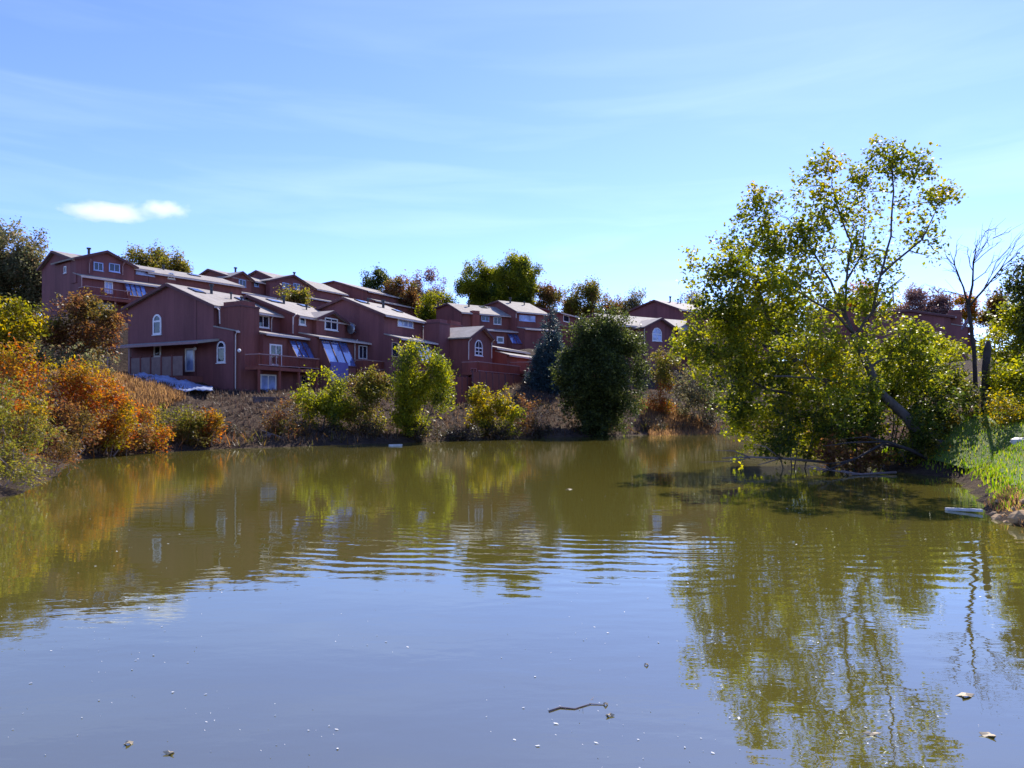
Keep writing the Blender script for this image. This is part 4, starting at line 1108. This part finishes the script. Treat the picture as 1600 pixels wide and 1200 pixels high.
# broken dark stump right of the bare tree
Yk = 32.0; bx = (1541-CX)*Yk/F; z0 = h1(bx, Yk)
b = MB(); b.tube([(0,0,-.3), P(1540,575,Yk)-np.array([bx,Yk,z0]), P(1543,545,Yk)-np.array([bx,Yk,z0]), P(1544,533,Yk)-np.array([bx,Yk,z0])], [.22,.15,.15,.08], 8)
b.tube([P(1541,590,Yk)-np.array([bx,Yk,z0]), P(1552,598,Yk)-np.array([bx,Yk,z0])], [.12,.05], 6)
tag(b.build('broken_trunk', M['barkdark'], loc=(bx,Yk,z0), smooth=True), 'short dark broken trunk standing right of the bare tree', 'tree stump')

# right edge trees
RE = 'trees at the right edge'
tree_auto('leafy_tree', 'yellow green tree at the right edge behind the bare tree', 'tree', 1530, 1660, 470, 650, 36, 26, 'lf_yg', size=.17, r=.3, seed=50, tr=.16, per=14, dens=.9, sprig=.45, group=RE, twig_frac=.2)
tree_auto('dark_pine', 'dark tufted tree entering at the right edge above the bushes', 'tree', 1572, 1760, 375, 560, 34, 22, 'lf_dark', size=.16, r=.26, seed=51, tr=.18, per=14, dens=.8, sprig=.5, group=RE, gap=-.1)
tree_auto('golden_bush', 'golden orange bush on the lawn at the right edge', 'shrub', 1535, 1640, 615, 692, 28.5, 12, 'lf_yellow', size=.12, r=.36, seed=52, stems=4, tr=.04, per=13, sprig=.34, trunk_name='stems', crown_name='foliage')
tree_auto('leafy_bush', 'bright green bush right of the broken trunk', 'shrub', 1545, 1680, 560, 640, 31, 14, 'lf_yg', size=.15, r=.34, seed=53, stems=4, tr=.05, per=13, sprig=.38, trunk_name='stems', crown_name='foliage')

# ---- far bank
FB = 'shrubs on the far bank'
tree_auto('willow_shrub', 'tallest yellow green shrub of the far bank, upright and plume shaped', 'shrub', 600, 706, 546, 690, 57, 40, 'lf_yg', size=.24, r=.27, seed=60, plume=1.7, stems=6, tr=.07, per=13, gap=-.12, dens=.75, sprig=.7, spread=.17, group=FB, up=1.0, trunk_name='stems', crown_name='foliage', aspect=.4)
tree_auto('bank_shrub', 'rounded green shrub below the violet panel', 'shrub', 458, 548, 588, 690, 55, 22, 'lf_yg', size=.22, r=.32, seed=61, plume=2.0, stems=5, tr=.06, per=13, gap=-.02, dens=.7, sprig=.6, spread=.17, group=FB, up=.8, trunk_name='stems', crown_name='foliage', aspect=.45)
tree_auto('bank_shrub', 'olive shrub filling the gap left of the tallest shrub', 'shrub', 525, 622, 584, 692, 57, 24, 'lf_olive', size=.22, r=.32, seed=62, plume=2.0, stems=5, tr=.06, per=13, gap=-.02, dens=.7, sprig=.6, spread=.17, group=FB, up=.8, trunk_name='stems', crown_name='foliage', aspect=.45)
tree_auto('bank_shrub', 'reddish brown shrub low on the bank left of the green ones', 'shrub', 400, 486, 634, 697, 52, 16, 'lf_rust', size=.18, r=.34, seed=63, stems=5, tr=.04, per=11, dens=.5, sprig=.5, group=FB, up=.8, barkmat='twig', twig_frac=.6, trunk_name='stems', crown_name='foliage', aspect=.4)
tree_auto('golden_shrub', 'golden yellow shrub low on the bank beneath the fence', 'shrub', 722, 798, 608, 682, 63, 18, 'lf_yellow', size=.22, r=.34, seed=64, plume=2.0, stems=5, tr=.05, per=12, gap=-.02, dens=.7, sprig=.6, group=FB, up=.8, trunk_name='stems', crown_name='foliage', aspect=.5)
tree_auto('bank_shrub', 'small yellow green shrub right of the golden one', 'shrub', 775, 825, 640, 684, 63, 10, 'lf_yg', size=.2, r=.36, seed=65, stems=4, tr=.04, per=12, dens=.7, sprig=.5, group=FB, up=.6, trunk_name='stems', crown_name='foliage')
tree_auto('bank_shrub', 'thin brown shrub at the water left of the dark tree', 'shrub', 792, 862, 618, 686, 65, 16, 'lf_rust', size=.16, r=.34, seed=66, stems=5, tr=.04, per=9, dens=.45, sprig=.5, group=FB, barkmat='twig', twig_frac=.6, trunk_name='stems', crown_name='foliage')
# spruce and the dark round tree
Ys = 80.0; bx = (852-CX)*Ys/F; base = np.array([bx, Ys, h1(bx, Ys)]); top = P(862, 474, Ys)
cl = []
for i in range(15):
    t_ = i/14; y_ = 482+t_*135; rad = 6+t_*26
    for k in range(1+int(t_*6)):
        a_ = 2.4*k+i*1.1; cl.append((P(862-4*t_*2+math.cos(a_)*rad*.7, y_, Ys)+np.array([0, math.sin(a_)*rad*.7*Ys/F, 0]), (rad*.5*Ys/F, rad*.5*Ys/F, 7*Ys/F), 1.0))
plant('blue_spruce', 'narrow blue grey spruce between the terrace and the dark round tree', 'tree', base, [([base-np.array([0,0,.3]), top], .2, .03)], cl, 'lf_blue', 'barkdark', size=.26, per=12, dens=.9, sprig=.5, spread=.12, up=-.1, aspect=.3, twig_frac=.05, gap=-.5, seed=1.9)
cl = auto(872, 1010, 490, 690, 70, 80, .24, 70, plume=1.2)
Yd = 70; bx = (945-CX)*Yd/F; base = np.array([bx, Yd, h1(bx, Yd)])
plant('dark_round_tree', 'large dark evergreen with a rounded dense crown at the far water edge', 'tree', base,
      [([base-np.array([0,0,.3]), P(942,620,Yd), P(940,520,Yd)], .3, .06)], cl, 'lf_dark', 'barkdark', size=.24, per=14, dens=.8, sprig=.65, spread=.20, gap=-.3, twig_frac=.08, seed=7.7, aspect=.5)
tree_auto('bank_shrub', 'olive shrub before the low house with the arched window', 'shrub', 1012, 1062, 545, 612, 82, 12, 'lf_olive', size=.22, r=.34, seed=71, stems=4, tr=.05, per=12, dens=.6, sprig=.6, group=FB, trunk_name='stems', crown_name='foliage')
tree_auto('bank_shrub', 'orange brown shrub on the bank right of the dark tree', 'shrub', 1014, 1056, 596, 664, 80, 12, 'lf_orange', size=.2, r=.34, seed=72, stems=4, tr=.04, per=12, dens=.55, sprig=.6, group=FB, trunk_name='stems', crown_name='foliage')
tree_auto('bank_shrub', 'dark brush in the shade left of the broad tree', 'shrub', 1050, 1150, 560, 672, 80, 20, 'lf_far', size=.2, r=.3, seed=73, stems=5, tr=.06, per=11, dens=.5, sprig=.6, group=FB, trunk_name='stems', crown_name='foliage', twig_frac=.4)

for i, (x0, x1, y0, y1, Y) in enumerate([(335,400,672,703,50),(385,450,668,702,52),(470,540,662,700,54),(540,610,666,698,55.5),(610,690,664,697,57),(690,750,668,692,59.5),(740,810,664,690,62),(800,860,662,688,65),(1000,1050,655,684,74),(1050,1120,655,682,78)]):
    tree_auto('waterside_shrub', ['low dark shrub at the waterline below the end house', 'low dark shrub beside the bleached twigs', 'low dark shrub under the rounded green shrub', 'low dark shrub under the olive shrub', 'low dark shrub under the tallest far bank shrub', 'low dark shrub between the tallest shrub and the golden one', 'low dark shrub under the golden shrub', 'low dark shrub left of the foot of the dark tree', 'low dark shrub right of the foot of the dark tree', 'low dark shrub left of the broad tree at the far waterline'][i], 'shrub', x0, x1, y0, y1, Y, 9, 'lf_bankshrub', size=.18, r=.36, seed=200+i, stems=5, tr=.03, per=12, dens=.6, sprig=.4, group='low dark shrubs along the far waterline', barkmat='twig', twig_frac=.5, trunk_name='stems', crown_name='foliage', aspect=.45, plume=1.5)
# ---- left bank
LB = 'autumn shrubs on the left bank'
for i, (x0, x1, y0, y1, Y, mt, lb) in enumerate([
 (-60,90,545,700,37,'lf_orange','big orange and green shrub at the left edge above the olive one'),
 (55,165,562,700,39,'lf_orange','tallest orange shrub of the left bank'),
 (120,215,618,708,40,'lf_orange','broad orange red shrub right of the tallest orange one'),
 (185,265,638,704,43,'lf_orange','orange shrub in the middle of the left bank row'),
 (245,315,636,700,46,'lf_olive','olive and gold shrub near the right end of the left bank row'),
 (300,350,650,700,47,'lf_orange','small tan orange shrub at the right end of the left bank row'),
 (-20,70,610,730,33,'lf_orange','orange shrub right behind the olive near shrub'),
 (150,230,660,712,41,'lf_rust','low rust shrub at the waterline beside the middle orange shrub'),
 (100,190,585,650,42,'lf_orange','upper orange shrub with red tints behind the tallest'),
 (205,330,670,706,46,'lf_rust','low dark red shrub spread along the waterline'),
 (60,150,640,712,36,'lf_rust','dark rust shrub at the waterline beneath the orange ones')]):
    tree_auto('autumn_shrub', lb, 'shrub', x0, x1, y0, y1, Y, 20, mt, size=.16, r=.32, seed=80+i, plume=1.6, stems=6, tr=.05, per=13, dens=.85, sprig=.45, spread=.14, group=LB, up=.7, trunk_name='stems', crown_name='foliage', aspect=.45, barkmat='twig', twig_frac=.3)
tree_auto('green_shrub', 'small bright green shrub beside the plastic sheet on the slope', 'shrub', 142, 205, 590, 632, 55, 9, 'lf_yg', size=.17, r=.36, seed=94, stems=4, tr=.04, per=12, dens=.7, sprig=.4, trunk_name='stems', crown_name='foliage')
tree_auto('low_shrub', 'low greyish brush at the water below the feathery olive shrub', 'shrub', -60, 70, 700, 772, 22.2, 14, 'lf_olive', size=.10, r=.34, seed=96, stems=6, tr=.02, per=14, dens=.9, sprig=.3, spread=.08, up=.7, trunk_name='stems', crown_name='foliage', aspect=.35, barkmat='twig', twig_frac=.6)
tree_auto('low_shrub', 'low brown brush at the water between the olive shrub and the rust one', 'shrub', 40, 120, 680, 738, 28, 14, 'lf_rust', size=.11, r=.34, seed=97, stems=6, tr=.02, per=13, dens=.8, sprig=.35, up=.7, trunk_name='stems', crown_name='foliage', aspect=.4, barkmat='twig', twig_frac=.6)
tree_auto('near_shrub', 'feathery olive green shrub nearest the camera at the left edge', 'shrub', -90, 82, 605, 765, 25, 30, 'lf_olive', size=.12, r=.28, seed=90, plume=1.8, stems=8, tr=.04, per=15, dens=1.1, sprig=.42, spread=.10, up=.9, trunk_name='stems', crown_name='foliage', aspect=.35, barkmat='twig', twig_frac=.4)
tree_auto('golden_tree', 'golden yellow tree at the left edge above the orange shrubs', 'tree', -50, 72, 470, 590, 52, 24, 'lf_yellow', size=.24, r=.3, seed=91, tr=.14, per=13, dens=.7, sprig=.6, spread=.18)
tree_auto('rust_tree', 'rust brown small tree between the golden tree and the end gable', 'tree', 66, 192, 462, 582, 56, 26, 'lf_rust', size=.22, r=.28, seed=92, tr=.14, per=12, dens=.6, sprig=.6, spread=.18, twig_frac=.4)
tree_auto('dark_bush', 'dark brush in the shade under the rust brown tree', 'shrub', 20, 190, 545, 600, 53, 18, 'lf_far', size=.2, r=.34, seed=93, tr=.05, stems=6, per=12, dens=.6, sprig=.5, trunk_name='stems', crown_name='foliage')

# ---- trees on the skyline
SK = 'trees on the skyline'
for i, (x0, x1, y0, y1, Y, mt, n, lb, dn) in enumerate([
 (-50,78,362,520,92,'lf_far',34,'tall dark grey tree at the left edge behind the uppermost house',.45),
 (192,290,386,450,112,'lf_olive',16,'grey green tree behind the uppermost long house',.4),
 (562,612,424,480,140,'lf_dark',14,'dark pointed tree right of the skyline terrace',.5),
 (600,660,436,500,135,'lf_rust',16,'brown tree behind the third terrace house',.5),
 (640,700,428,500,145,'lf_mauve',14,'mauve brown thin tree left of the yellow green trees',.35),
 (655,712,455,510,128,'lf_yg',14,'olive green tree behind the square chimney',.5),
 (716,778,415,480,140,'lf_yg',20,'left one of the yellow green pair on the skyline',.55),
 (768,842,404,482,138,'lf_yg',26,'right and taller one of the yellow green pair on the skyline',.55),
 (830,880,450,500,136,'lf_rust',14,'low brown tree right of the yellow green pair',.45),
 (884,945,438,505,142,'lf_olive',16,'twiggy tree above the dark round tree',.35),
 (930,975,466,512,138,'lf_rust',12,'small orange brown tree above the dark round tree, right side',.5),
 (962,1012,458,505,142,'lf_far',14,'grey tree left of the broad plain gable',.4),
 (1045,1110,462,510,150,'lf_far',12,'thin tree behind the broad plain gable',.3),
 (1325,1365,440,500,120,'lf_orange',12,'orange tree glimpsed through the tall crown',.5),
 (1395,1480,458,505,125,'lf_mauve',18,'mauve grey tree behind the chimney house',.5),
 (1486,1520,462,500,124,'lf_orange',12,'small orange red tree left of the bare trunk',.5),
 (1535,1575,458,510,124,'lf_rust',12,'rust tree right of the bare trunk on the skyline',.5),
 (1100,1260,470,540,130,'lf_far',20,'grey tree mass behind the broad yellow green tree',.5),
 (1250,1400,474,540,126,'lf_far',20,'grey tree mass behind the leaning tree',.5),
 (436,478,452,476,97,'lf_olive',8,'small olive tree before the skyline terrace',.5),
]):
    tree_auto('skyline_tree', lb, 'tree', x0-4, x1+4, y0, y1+28, Y, int(n*1.5), mt, size=.34, plume=1.5, r=.31, seed=110+i, tr=.18, per=9, dens=dn*1.5, sprig=1.0, spread=.30, group=SK, twig_frac=.25, gap=-.15, up=1.2, trunk_px=None)

# ---------------------------------------------------------------- ground cover
def blades(name, xs, ys, length, width, mat, label, cat='grass', lean=.5, per=1):
    x = np.repeat(xs, per)+rng.normal(0, .06, len(xs)*per); y = np.repeat(ys, per)+rng.normal(0, .06, len(xs)*per)
    z = hgt(x, y); n = len(x)
    ln = length*(.5+rng.random(n)); a = rng.random(n)*2*math.pi; tilt = lean*rng.random(n)
    dx_, dy_ = np.cos(a), np.sin(a); p0 = np.stack([x, y, z-.02], 1)
    side = np.stack([-dy_, dx_, 0*a], 1)*width*.5
    tip = p0+np.stack([dx_*tilt*ln, dy_*tilt*ln, ln*np.sqrt(1-(tilt*.7)**2)], 1)
    mid = p0*.5+tip*.5+np.stack([0*a, 0*a, ln*.08], 1)
    v = np.stack([p0-side, p0+side, mid+side*.7, tip, mid-side*.7], 1).reshape(-1, 3)
    o = link_mesh(name, quads_mesh(name, v, 5), M[mat]); tag(o, label, cat, kind='stuff')
    return o
def scatter(n, x0, x1, y0, y1, dmin, dmax, cond=None):
    x = rng.uniform(x0, x1, n); y = rng.uniform(y0, y1, n); d = sdist(x, y); k = (d > dmin) & (d < dmax)
    if cond is not None: k &= cond(x, y)
    return x[k], y[k]
x, y = scatter(60000, 9, 30, 12, 34, .15, 9, lambda x, y: (x < y*.80))
blades('lawn_grass', x, y, .14, .035, 'lf_grass', 'bright green grass blades of the lawn sloping to the water')
x, y = scatter(16000, 9, 17, 10, 19.5, .0, .7)
blades('edge_grass', x, y, .17, .025, 'lf_dry', 'tan dry grass fringing the right water edge', lean=1.0)
x, y = scatter(26000, -36, 34, 36, 86, .2, 17)
blades('dry_grass', x, y, .30, .06, 'lf_bank', 'dull brown grass covering the far bank', lean=.9, per=4)
x = rng.uniform(13.5, 21, 3000); y = rng.uniform(70, 82, 3000)
blades('tawny_grass', x, y, .6, .08, 'lf_dry', 'tawny dry grass on the open slope right of the dark round tree', lean=.7, per=2)
x = rng.uniform(-31, -24, 3500); y = rng.uniform(49.5, 54.5, 3500)
blades('tawny_grass', x, y, .55, .06, 'lf_dry', 'tawny dry grass patch right behind the orange shrubs', lean=.7, per=2)
x, y = scatter(9000, -30, 34, 36, 84, .0, 1.1)
blades('waterside_reeds', x, y, .75, .06, 'lf_rust', 'dark reddish reeds lining the water edge', 'reeds', lean=1.1, per=2)

# black plastic sheet below the porch, sky reflection painted into its colour
pts = [(146,598),(175,585),(225,583),(262,590),(300,597),(330,606),(290,611),(262,607),(238,601),(205,603),(170,607)]
rows_, cols_ = 10, 40
sh = MB()
for i in range(rows_+1):
    for j in range(cols_+1):
        tj = j/cols_; px = 148+(332-148)*tj
        yt = np.interp(px, [148,180,230,262,300,332], [596,585,584,589,598,606]); yb = np.interp(px, [148,175,205,238,262,290,332], [600,606,604,603,609,611,610])
        Yt, Yb_ = 60.5, 56.0
        ti = i/rows_
        a3 = P(px, yt, Yt); b3 = P(px, yb, Yb_)
        q = a3*(1-ti)+b3*ti + np.array([0, .15*math.sin(px*.3+i), .10*math.sin(px*.22+i*1.3)*math.sin(i*.9+px*.05)+.05*math.sin(px*.7+i*2)])
        sh.v.append(tuple(q))
for i in range(rows_):
    for j in range(cols_):
        a = i*(cols_+1)+j; sh.f.append((a, a+1, a+cols_+2, a+cols_+1))
o = sh.build('slope_sheet', M['blacksheet'], smooth=True)
md = o.modifiers.new('thickness', 'SOLIDIFY'); md.thickness = .04
tag(o, 'black plastic sheet, sky sheen painted silvery blue, draped over the slope beneath the end house porch', 'ground sheet')

# dark boulders and stones
def rock(name, label, X, Yr, r, mat, group=None, z=None, sq=.6, seed=0, cat='stone'):
    rg = np.random.default_rng(seed); b = MB(); nlat, nlon = 6, 9
    z = z if z is not None else h1(X, Yr)
    for i in range(nlat+1):
        th = math.pi*i/nlat
        for j in range(nlon):
            ph = 2*math.pi*j/nlon; k = r*(.8+.35*rg.random()) if 0 < i < nlat else r*.85
            b.v.append((k*math.sin(th)*math.cos(ph), k*math.sin(th)*math.sin(ph)*.8, k*math.cos(th)*sq))
    for i in range(nlat):
        for j in range(nlon):
            j2 = (j+1) % nlon; b.f.append((i*nlon+j, i*nlon+j2, (i+1)*nlon+j2, (i+1)*nlon+j))
    return tag(b.build(name, M[mat], loc=(X, Yr, z+r*.15), smooth=False), label, cat, group)
x_, y_ = WP(1560, 812); rock('bank_stone', 'tan stone at the right water edge behind the white plank', x_+.15, y_+.1, .24, 'stone', seed=1)
x_, y_ = WP(1592, 822); rock('bank_stone', 'tan stone at the right frame edge by the water', x_+.25, y_+.2, .30, 'stone', seed=2)
p_ = P(1592, 680, 26); rock('lawn_rock', 'pale rock on top of the lawn at the right edge', p_[0], p_[1], .30, 'whitewood', seed=3)
for k_, (a_, b_, r_s) in enumerate([(1548,806,.13),(1571,818,.16),(1580,812,.12),(1556,798,.12),(1598,812,.15)]):
    x_, y_ = WP(a_, b_); rock('bank_stone', ['small tan stone nearest the end of the white plank', 'small tan stone between the two larger bank stones', 'small tan stone above the gap of the larger bank stones', 'small tan stone highest behind the white plank', 'small tan stone touching the right frame edge'][k_], x_+.2, y_+.15, r_s, 'stone', seed=20+k_)
# white plank reaching out from the bank
a = WP(1478, 797); b_ = WP(1534, 802)
tag(MB().obox(((a[0]+b_[0])/2, (a[1]+b_[1])/2, .05), ((b_[0]-a[0])/2, (b_[1]-a[1])/2, .02), (.01, .06, 0), (0, 0, .03)).build('plank', M['whitewood']), 'bleached white plank lying on the water at the right bank', 'plank')
x_, y_ = WP(618, 696.5); tag(MB().obox((x_, y_, .05), (.45, 0, .01), (0, .15, 0), (0, 0, .05)).build('driftwood', M['whitewood']), 'small white piece of driftwood floating off the far bank', 'driftwood')

# fallen dead branches in the water under the leaning tree
def branch(name, label, pts, r, mat='bark', cat='fallen branch', sub=3, seed=0):
    rg = np.random.default_rng(seed); b = MB(); o0 = np.array(pts[0], float)
    pts = [np.array(p, float) for p in pts]
    b.tube([p-o0 for p in pts], [r*(1-.7*i/(len(pts)-1)) for i in range(len(pts))], 6)
    for k in range(sub):
        i = 1+k % (len(pts)-2) if len(pts) > 2 else 0
        d = pts[-1]-pts[0]; L_ = np.linalg.norm(d)
        e = pts[i]+d*.22+rg.normal(0, .13*L_, 3)*np.array([1,1,.5])
        m_ = (pts[i]+e)/2+rg.normal(0, .04*L_, 3)
        b.tube([pts[i]-o0, m_-o0, e-o0], [r*.5, r*.35, r*.12], 5)
    return tag(b.build(name, M[mat], loc=tuple(o0), smooth=True), label, cat)
branch('fallen_branch', 'long dead branch dipping into the water from the foot of the leaning tree', [P(1470,728,29.5), P(1420,702,29), P(1385,690,28.6), P(1340,715,28.2), P(1285,738,27.6)], .08, 'barkdark', sub=5, seed=1)
branch('fallen_branch', 'pale dead branch lying level on the water below the thicket', [P(1400,738,28.6), P(1345,741,28.2), P(1300,735,28), P(1262,728,28.2)], .05, 'twig', sub=4, seed=2)
branch('fallen_branch', 'twiggy dead branch reaching left over the water below the broad tree', [P(1290,722,31), P(1220,716,31), P(1170,714,31), P(1128,716,31)], .06, 'twig', sub=6, seed=3)
branch('fallen_branch', 'bleached twigs sticking out of the far bank left of the green shrubs', [P(455,690,51), P(425,678,50.5), P(395,690,49.5)], .07, 'twig', sub=6, seed=4)
a = WP(858, 1112); b_ = WP(945, 1102)
branch('floating_stick', 'thin crooked stick floating in the near water', [(a[0],a[1],.003), (a[0]*.8+b_[0]*.2,a[1]*.8+b_[1]*.2+.05,.006), (a[0]*.55+b_[0]*.45,a[1]*.55+b_[1]*.45-.01,.004), (a[0]*.25+b_[0]*.75,a[1]*.25+b_[1]*.75+.05,.006), (b_[0],b_[1],.003)], .009, 'twig', 'stick', sub=3, seed=5)

# floating leaves one can pick out
def floatleaf(px, py, s, label, rot=0., mat='floatleaf'):
    x_, y_ = WP(px, py); b = MB(); K = 10; pr = []
    for i in range(K):
        t_ = 2*math.pi*i/K; rr_ = s*(1+.28*math.cos(3*t_+rot))*(.6 if i % 2 else 1.0)
        pr.append((rr_*math.cos(t_+rot), rr_*.6*math.sin(t_+rot), .012+.012*math.sin(2*t_)))
    b.v = [(0,0,.016)]+pr+[(0,0,.010)]+[(p[0],p[1],p[2]-.005) for p in pr]
    b.f = [(0,1+i,1+(i+1)%K) for i in range(K)]+[(K+1,K+2+(i+1)%K,K+2+i) for i in range(K)]+[(1+i,K+2+i,K+2+(i+1)%K,1+(i+1)%K) for i in range(K)]
    return tag(b.build('floating_leaf', M[mat], loc=(x_, y_, 0)), label, 'leaf', 'leaves floating on the pond')
floatleaf(1508, 1088, .085, 'largest pale curled leaf floating near the right edge', .4)
floatleaf(1545, 1150, .07, 'tan leaf floating close to the lower right corner', 1.2)
floatleaf(1362, 1148, .06, 'yellowish leaf floating below the tree reflection', 2.0)
floatleaf(952, 1119, .035, 'small white leaf floating below the stick tip', .1)
floatleaf(946, 1102, .03, 'small leaf touching the right tip of the stick', .8)
floatleaf(888, 765, .11, 'lone yellow leaf floating far out in mid pond', .3)
floatleaf(200, 1163, .04, 'pale leaf floating at lower left, left one of two', .9)
floatleaf(265, 1178, .04, 'pale leaf floating at lower left, right one of two', 1.9)
floatleaf(1010, 1040, .03, 'small pale leaf floating alone in the sky reflection', .9)
# seeds and bits, uncountable
n = 900
px_ = rng.uniform(-40, 1640, n); py_ = 705+ (rng.random(n)**.75)*500
vv = []
for a, b_ in zip(px_, py_):
    x_, y_ = WP(a, b_)
    if sdist(x_, y_)[0] > -.4: continue
    if vnoise(np.array([[x_, y_, 0.]]), 1.6)[0] < .0 + .25*rng.normal(): continue
    s_ = (.003+.008*rng.random()**4)*(1+y_*.05); t_ = rng.random()*6.28; el = 1+1.0*rng.random()**2
    c_, d_ = math.cos(t_), math.sin(t_)
    for (i, j) in ((-1,-.5),(0,-1),(1,.3),(.2,1)):
        u_, w_ = i*s_*el, j*s_; vv.append((x_+c_*u_-d_*w_, y_+d_*u_+c_*w_, .006+.003*i))
o = link_mesh('floating_fluff', quads_mesh('floating_fluff', np.array(vv)), M['speck']); tag(o, 'pale specks of seed fluff scattered over the pond surface', 'debris', kind='stuff')

# ---------------------------------------------------------------- the two small clouds low over the hill
def cloud(label, px, py, rx, ry, seed):
    D = 2600.0; c = P(px, py, D); k = D/F
    rg = np.random.default_rng(seed); b = MB()
    bm = __import__('bmesh').new(); __import__('bmesh').ops.create_icosphere(bm, subdivisions=3, radius=1.0)
    me = bpy.data.meshes.new('cloud'); bm.to_mesh(me); bm.free()
    m, t, N, L = new_mat('cloud_vapour')
    o = N('ShaderNodeOutputMaterial'); pv = N('ShaderNodeVolumePrincipled'); L(pv.outputs[0], o.inputs['Volume'])
    pv.inputs['Color'].default_value = (.98,.98,1,1); pv.inputs['Anisotropy'].default_value = .7
    tc = N('ShaderNodeTexCoord'); vm = N('ShaderNodeVectorMath'); vm.operation = 'LENGTH'; L(tc.outputs['Object'], vm.inputs[0])
    n = N('ShaderNodeTexNoise'); n.inputs['Scale'].default_value = 1.6; n.inputs['Detail'].default_value = 4
    mpn = N('ShaderNodeMapping'); mpn.inputs['Location'].default_value = (seed, 0, 0); mpn.inputs['Scale'].default_value = (1.6, 1, .8); L(tc.outputs['Object'], mpn.inputs[0]); L(mpn.outputs[0], n.inputs['Vector'])
    a = N('ShaderNodeMath'); a.operation = 'MULTIPLY_ADD'; L(n.outputs['Fac'], a.inputs[0]); a.inputs[1].default_value = 1.1; 
    s = N('ShaderNodeMath'); s.operation = 'SUBTRACT'; s.inputs[0].default_value = .35; L(vm.outputs['Value'], s.inputs[1]); L(s.outputs[0], a.inputs[2])
    mr = N('ShaderNodeMapRange'); mr.inputs['From Min'].default_value = .05; mr.inputs['From Max'].default_value = .6; mr.inputs['To Max'].default_value = .018; L(a.outputs[0], mr.inputs['Value'])
    L(mr.outputs[0], pv.inputs['Density'])
    o2 = link_mesh('cloud', me, m); o2.location = tuple(c); o2.scale = (rx*k, rx*k*.6, ry*k)
    tag(o2, label, 'cloud', kind='structure')
cloud('flat oval white cloud above the hill, the larger of two', 166, 331, 80, 19, 3)
cloud('small wispy white cloud tapering to the right, the smaller of two', 256, 327, 50, 16, 8)

#print('TRIS', sum(len(o.data.polygons)*2 for o in bpy.data.objects if o.type=='MESH'))
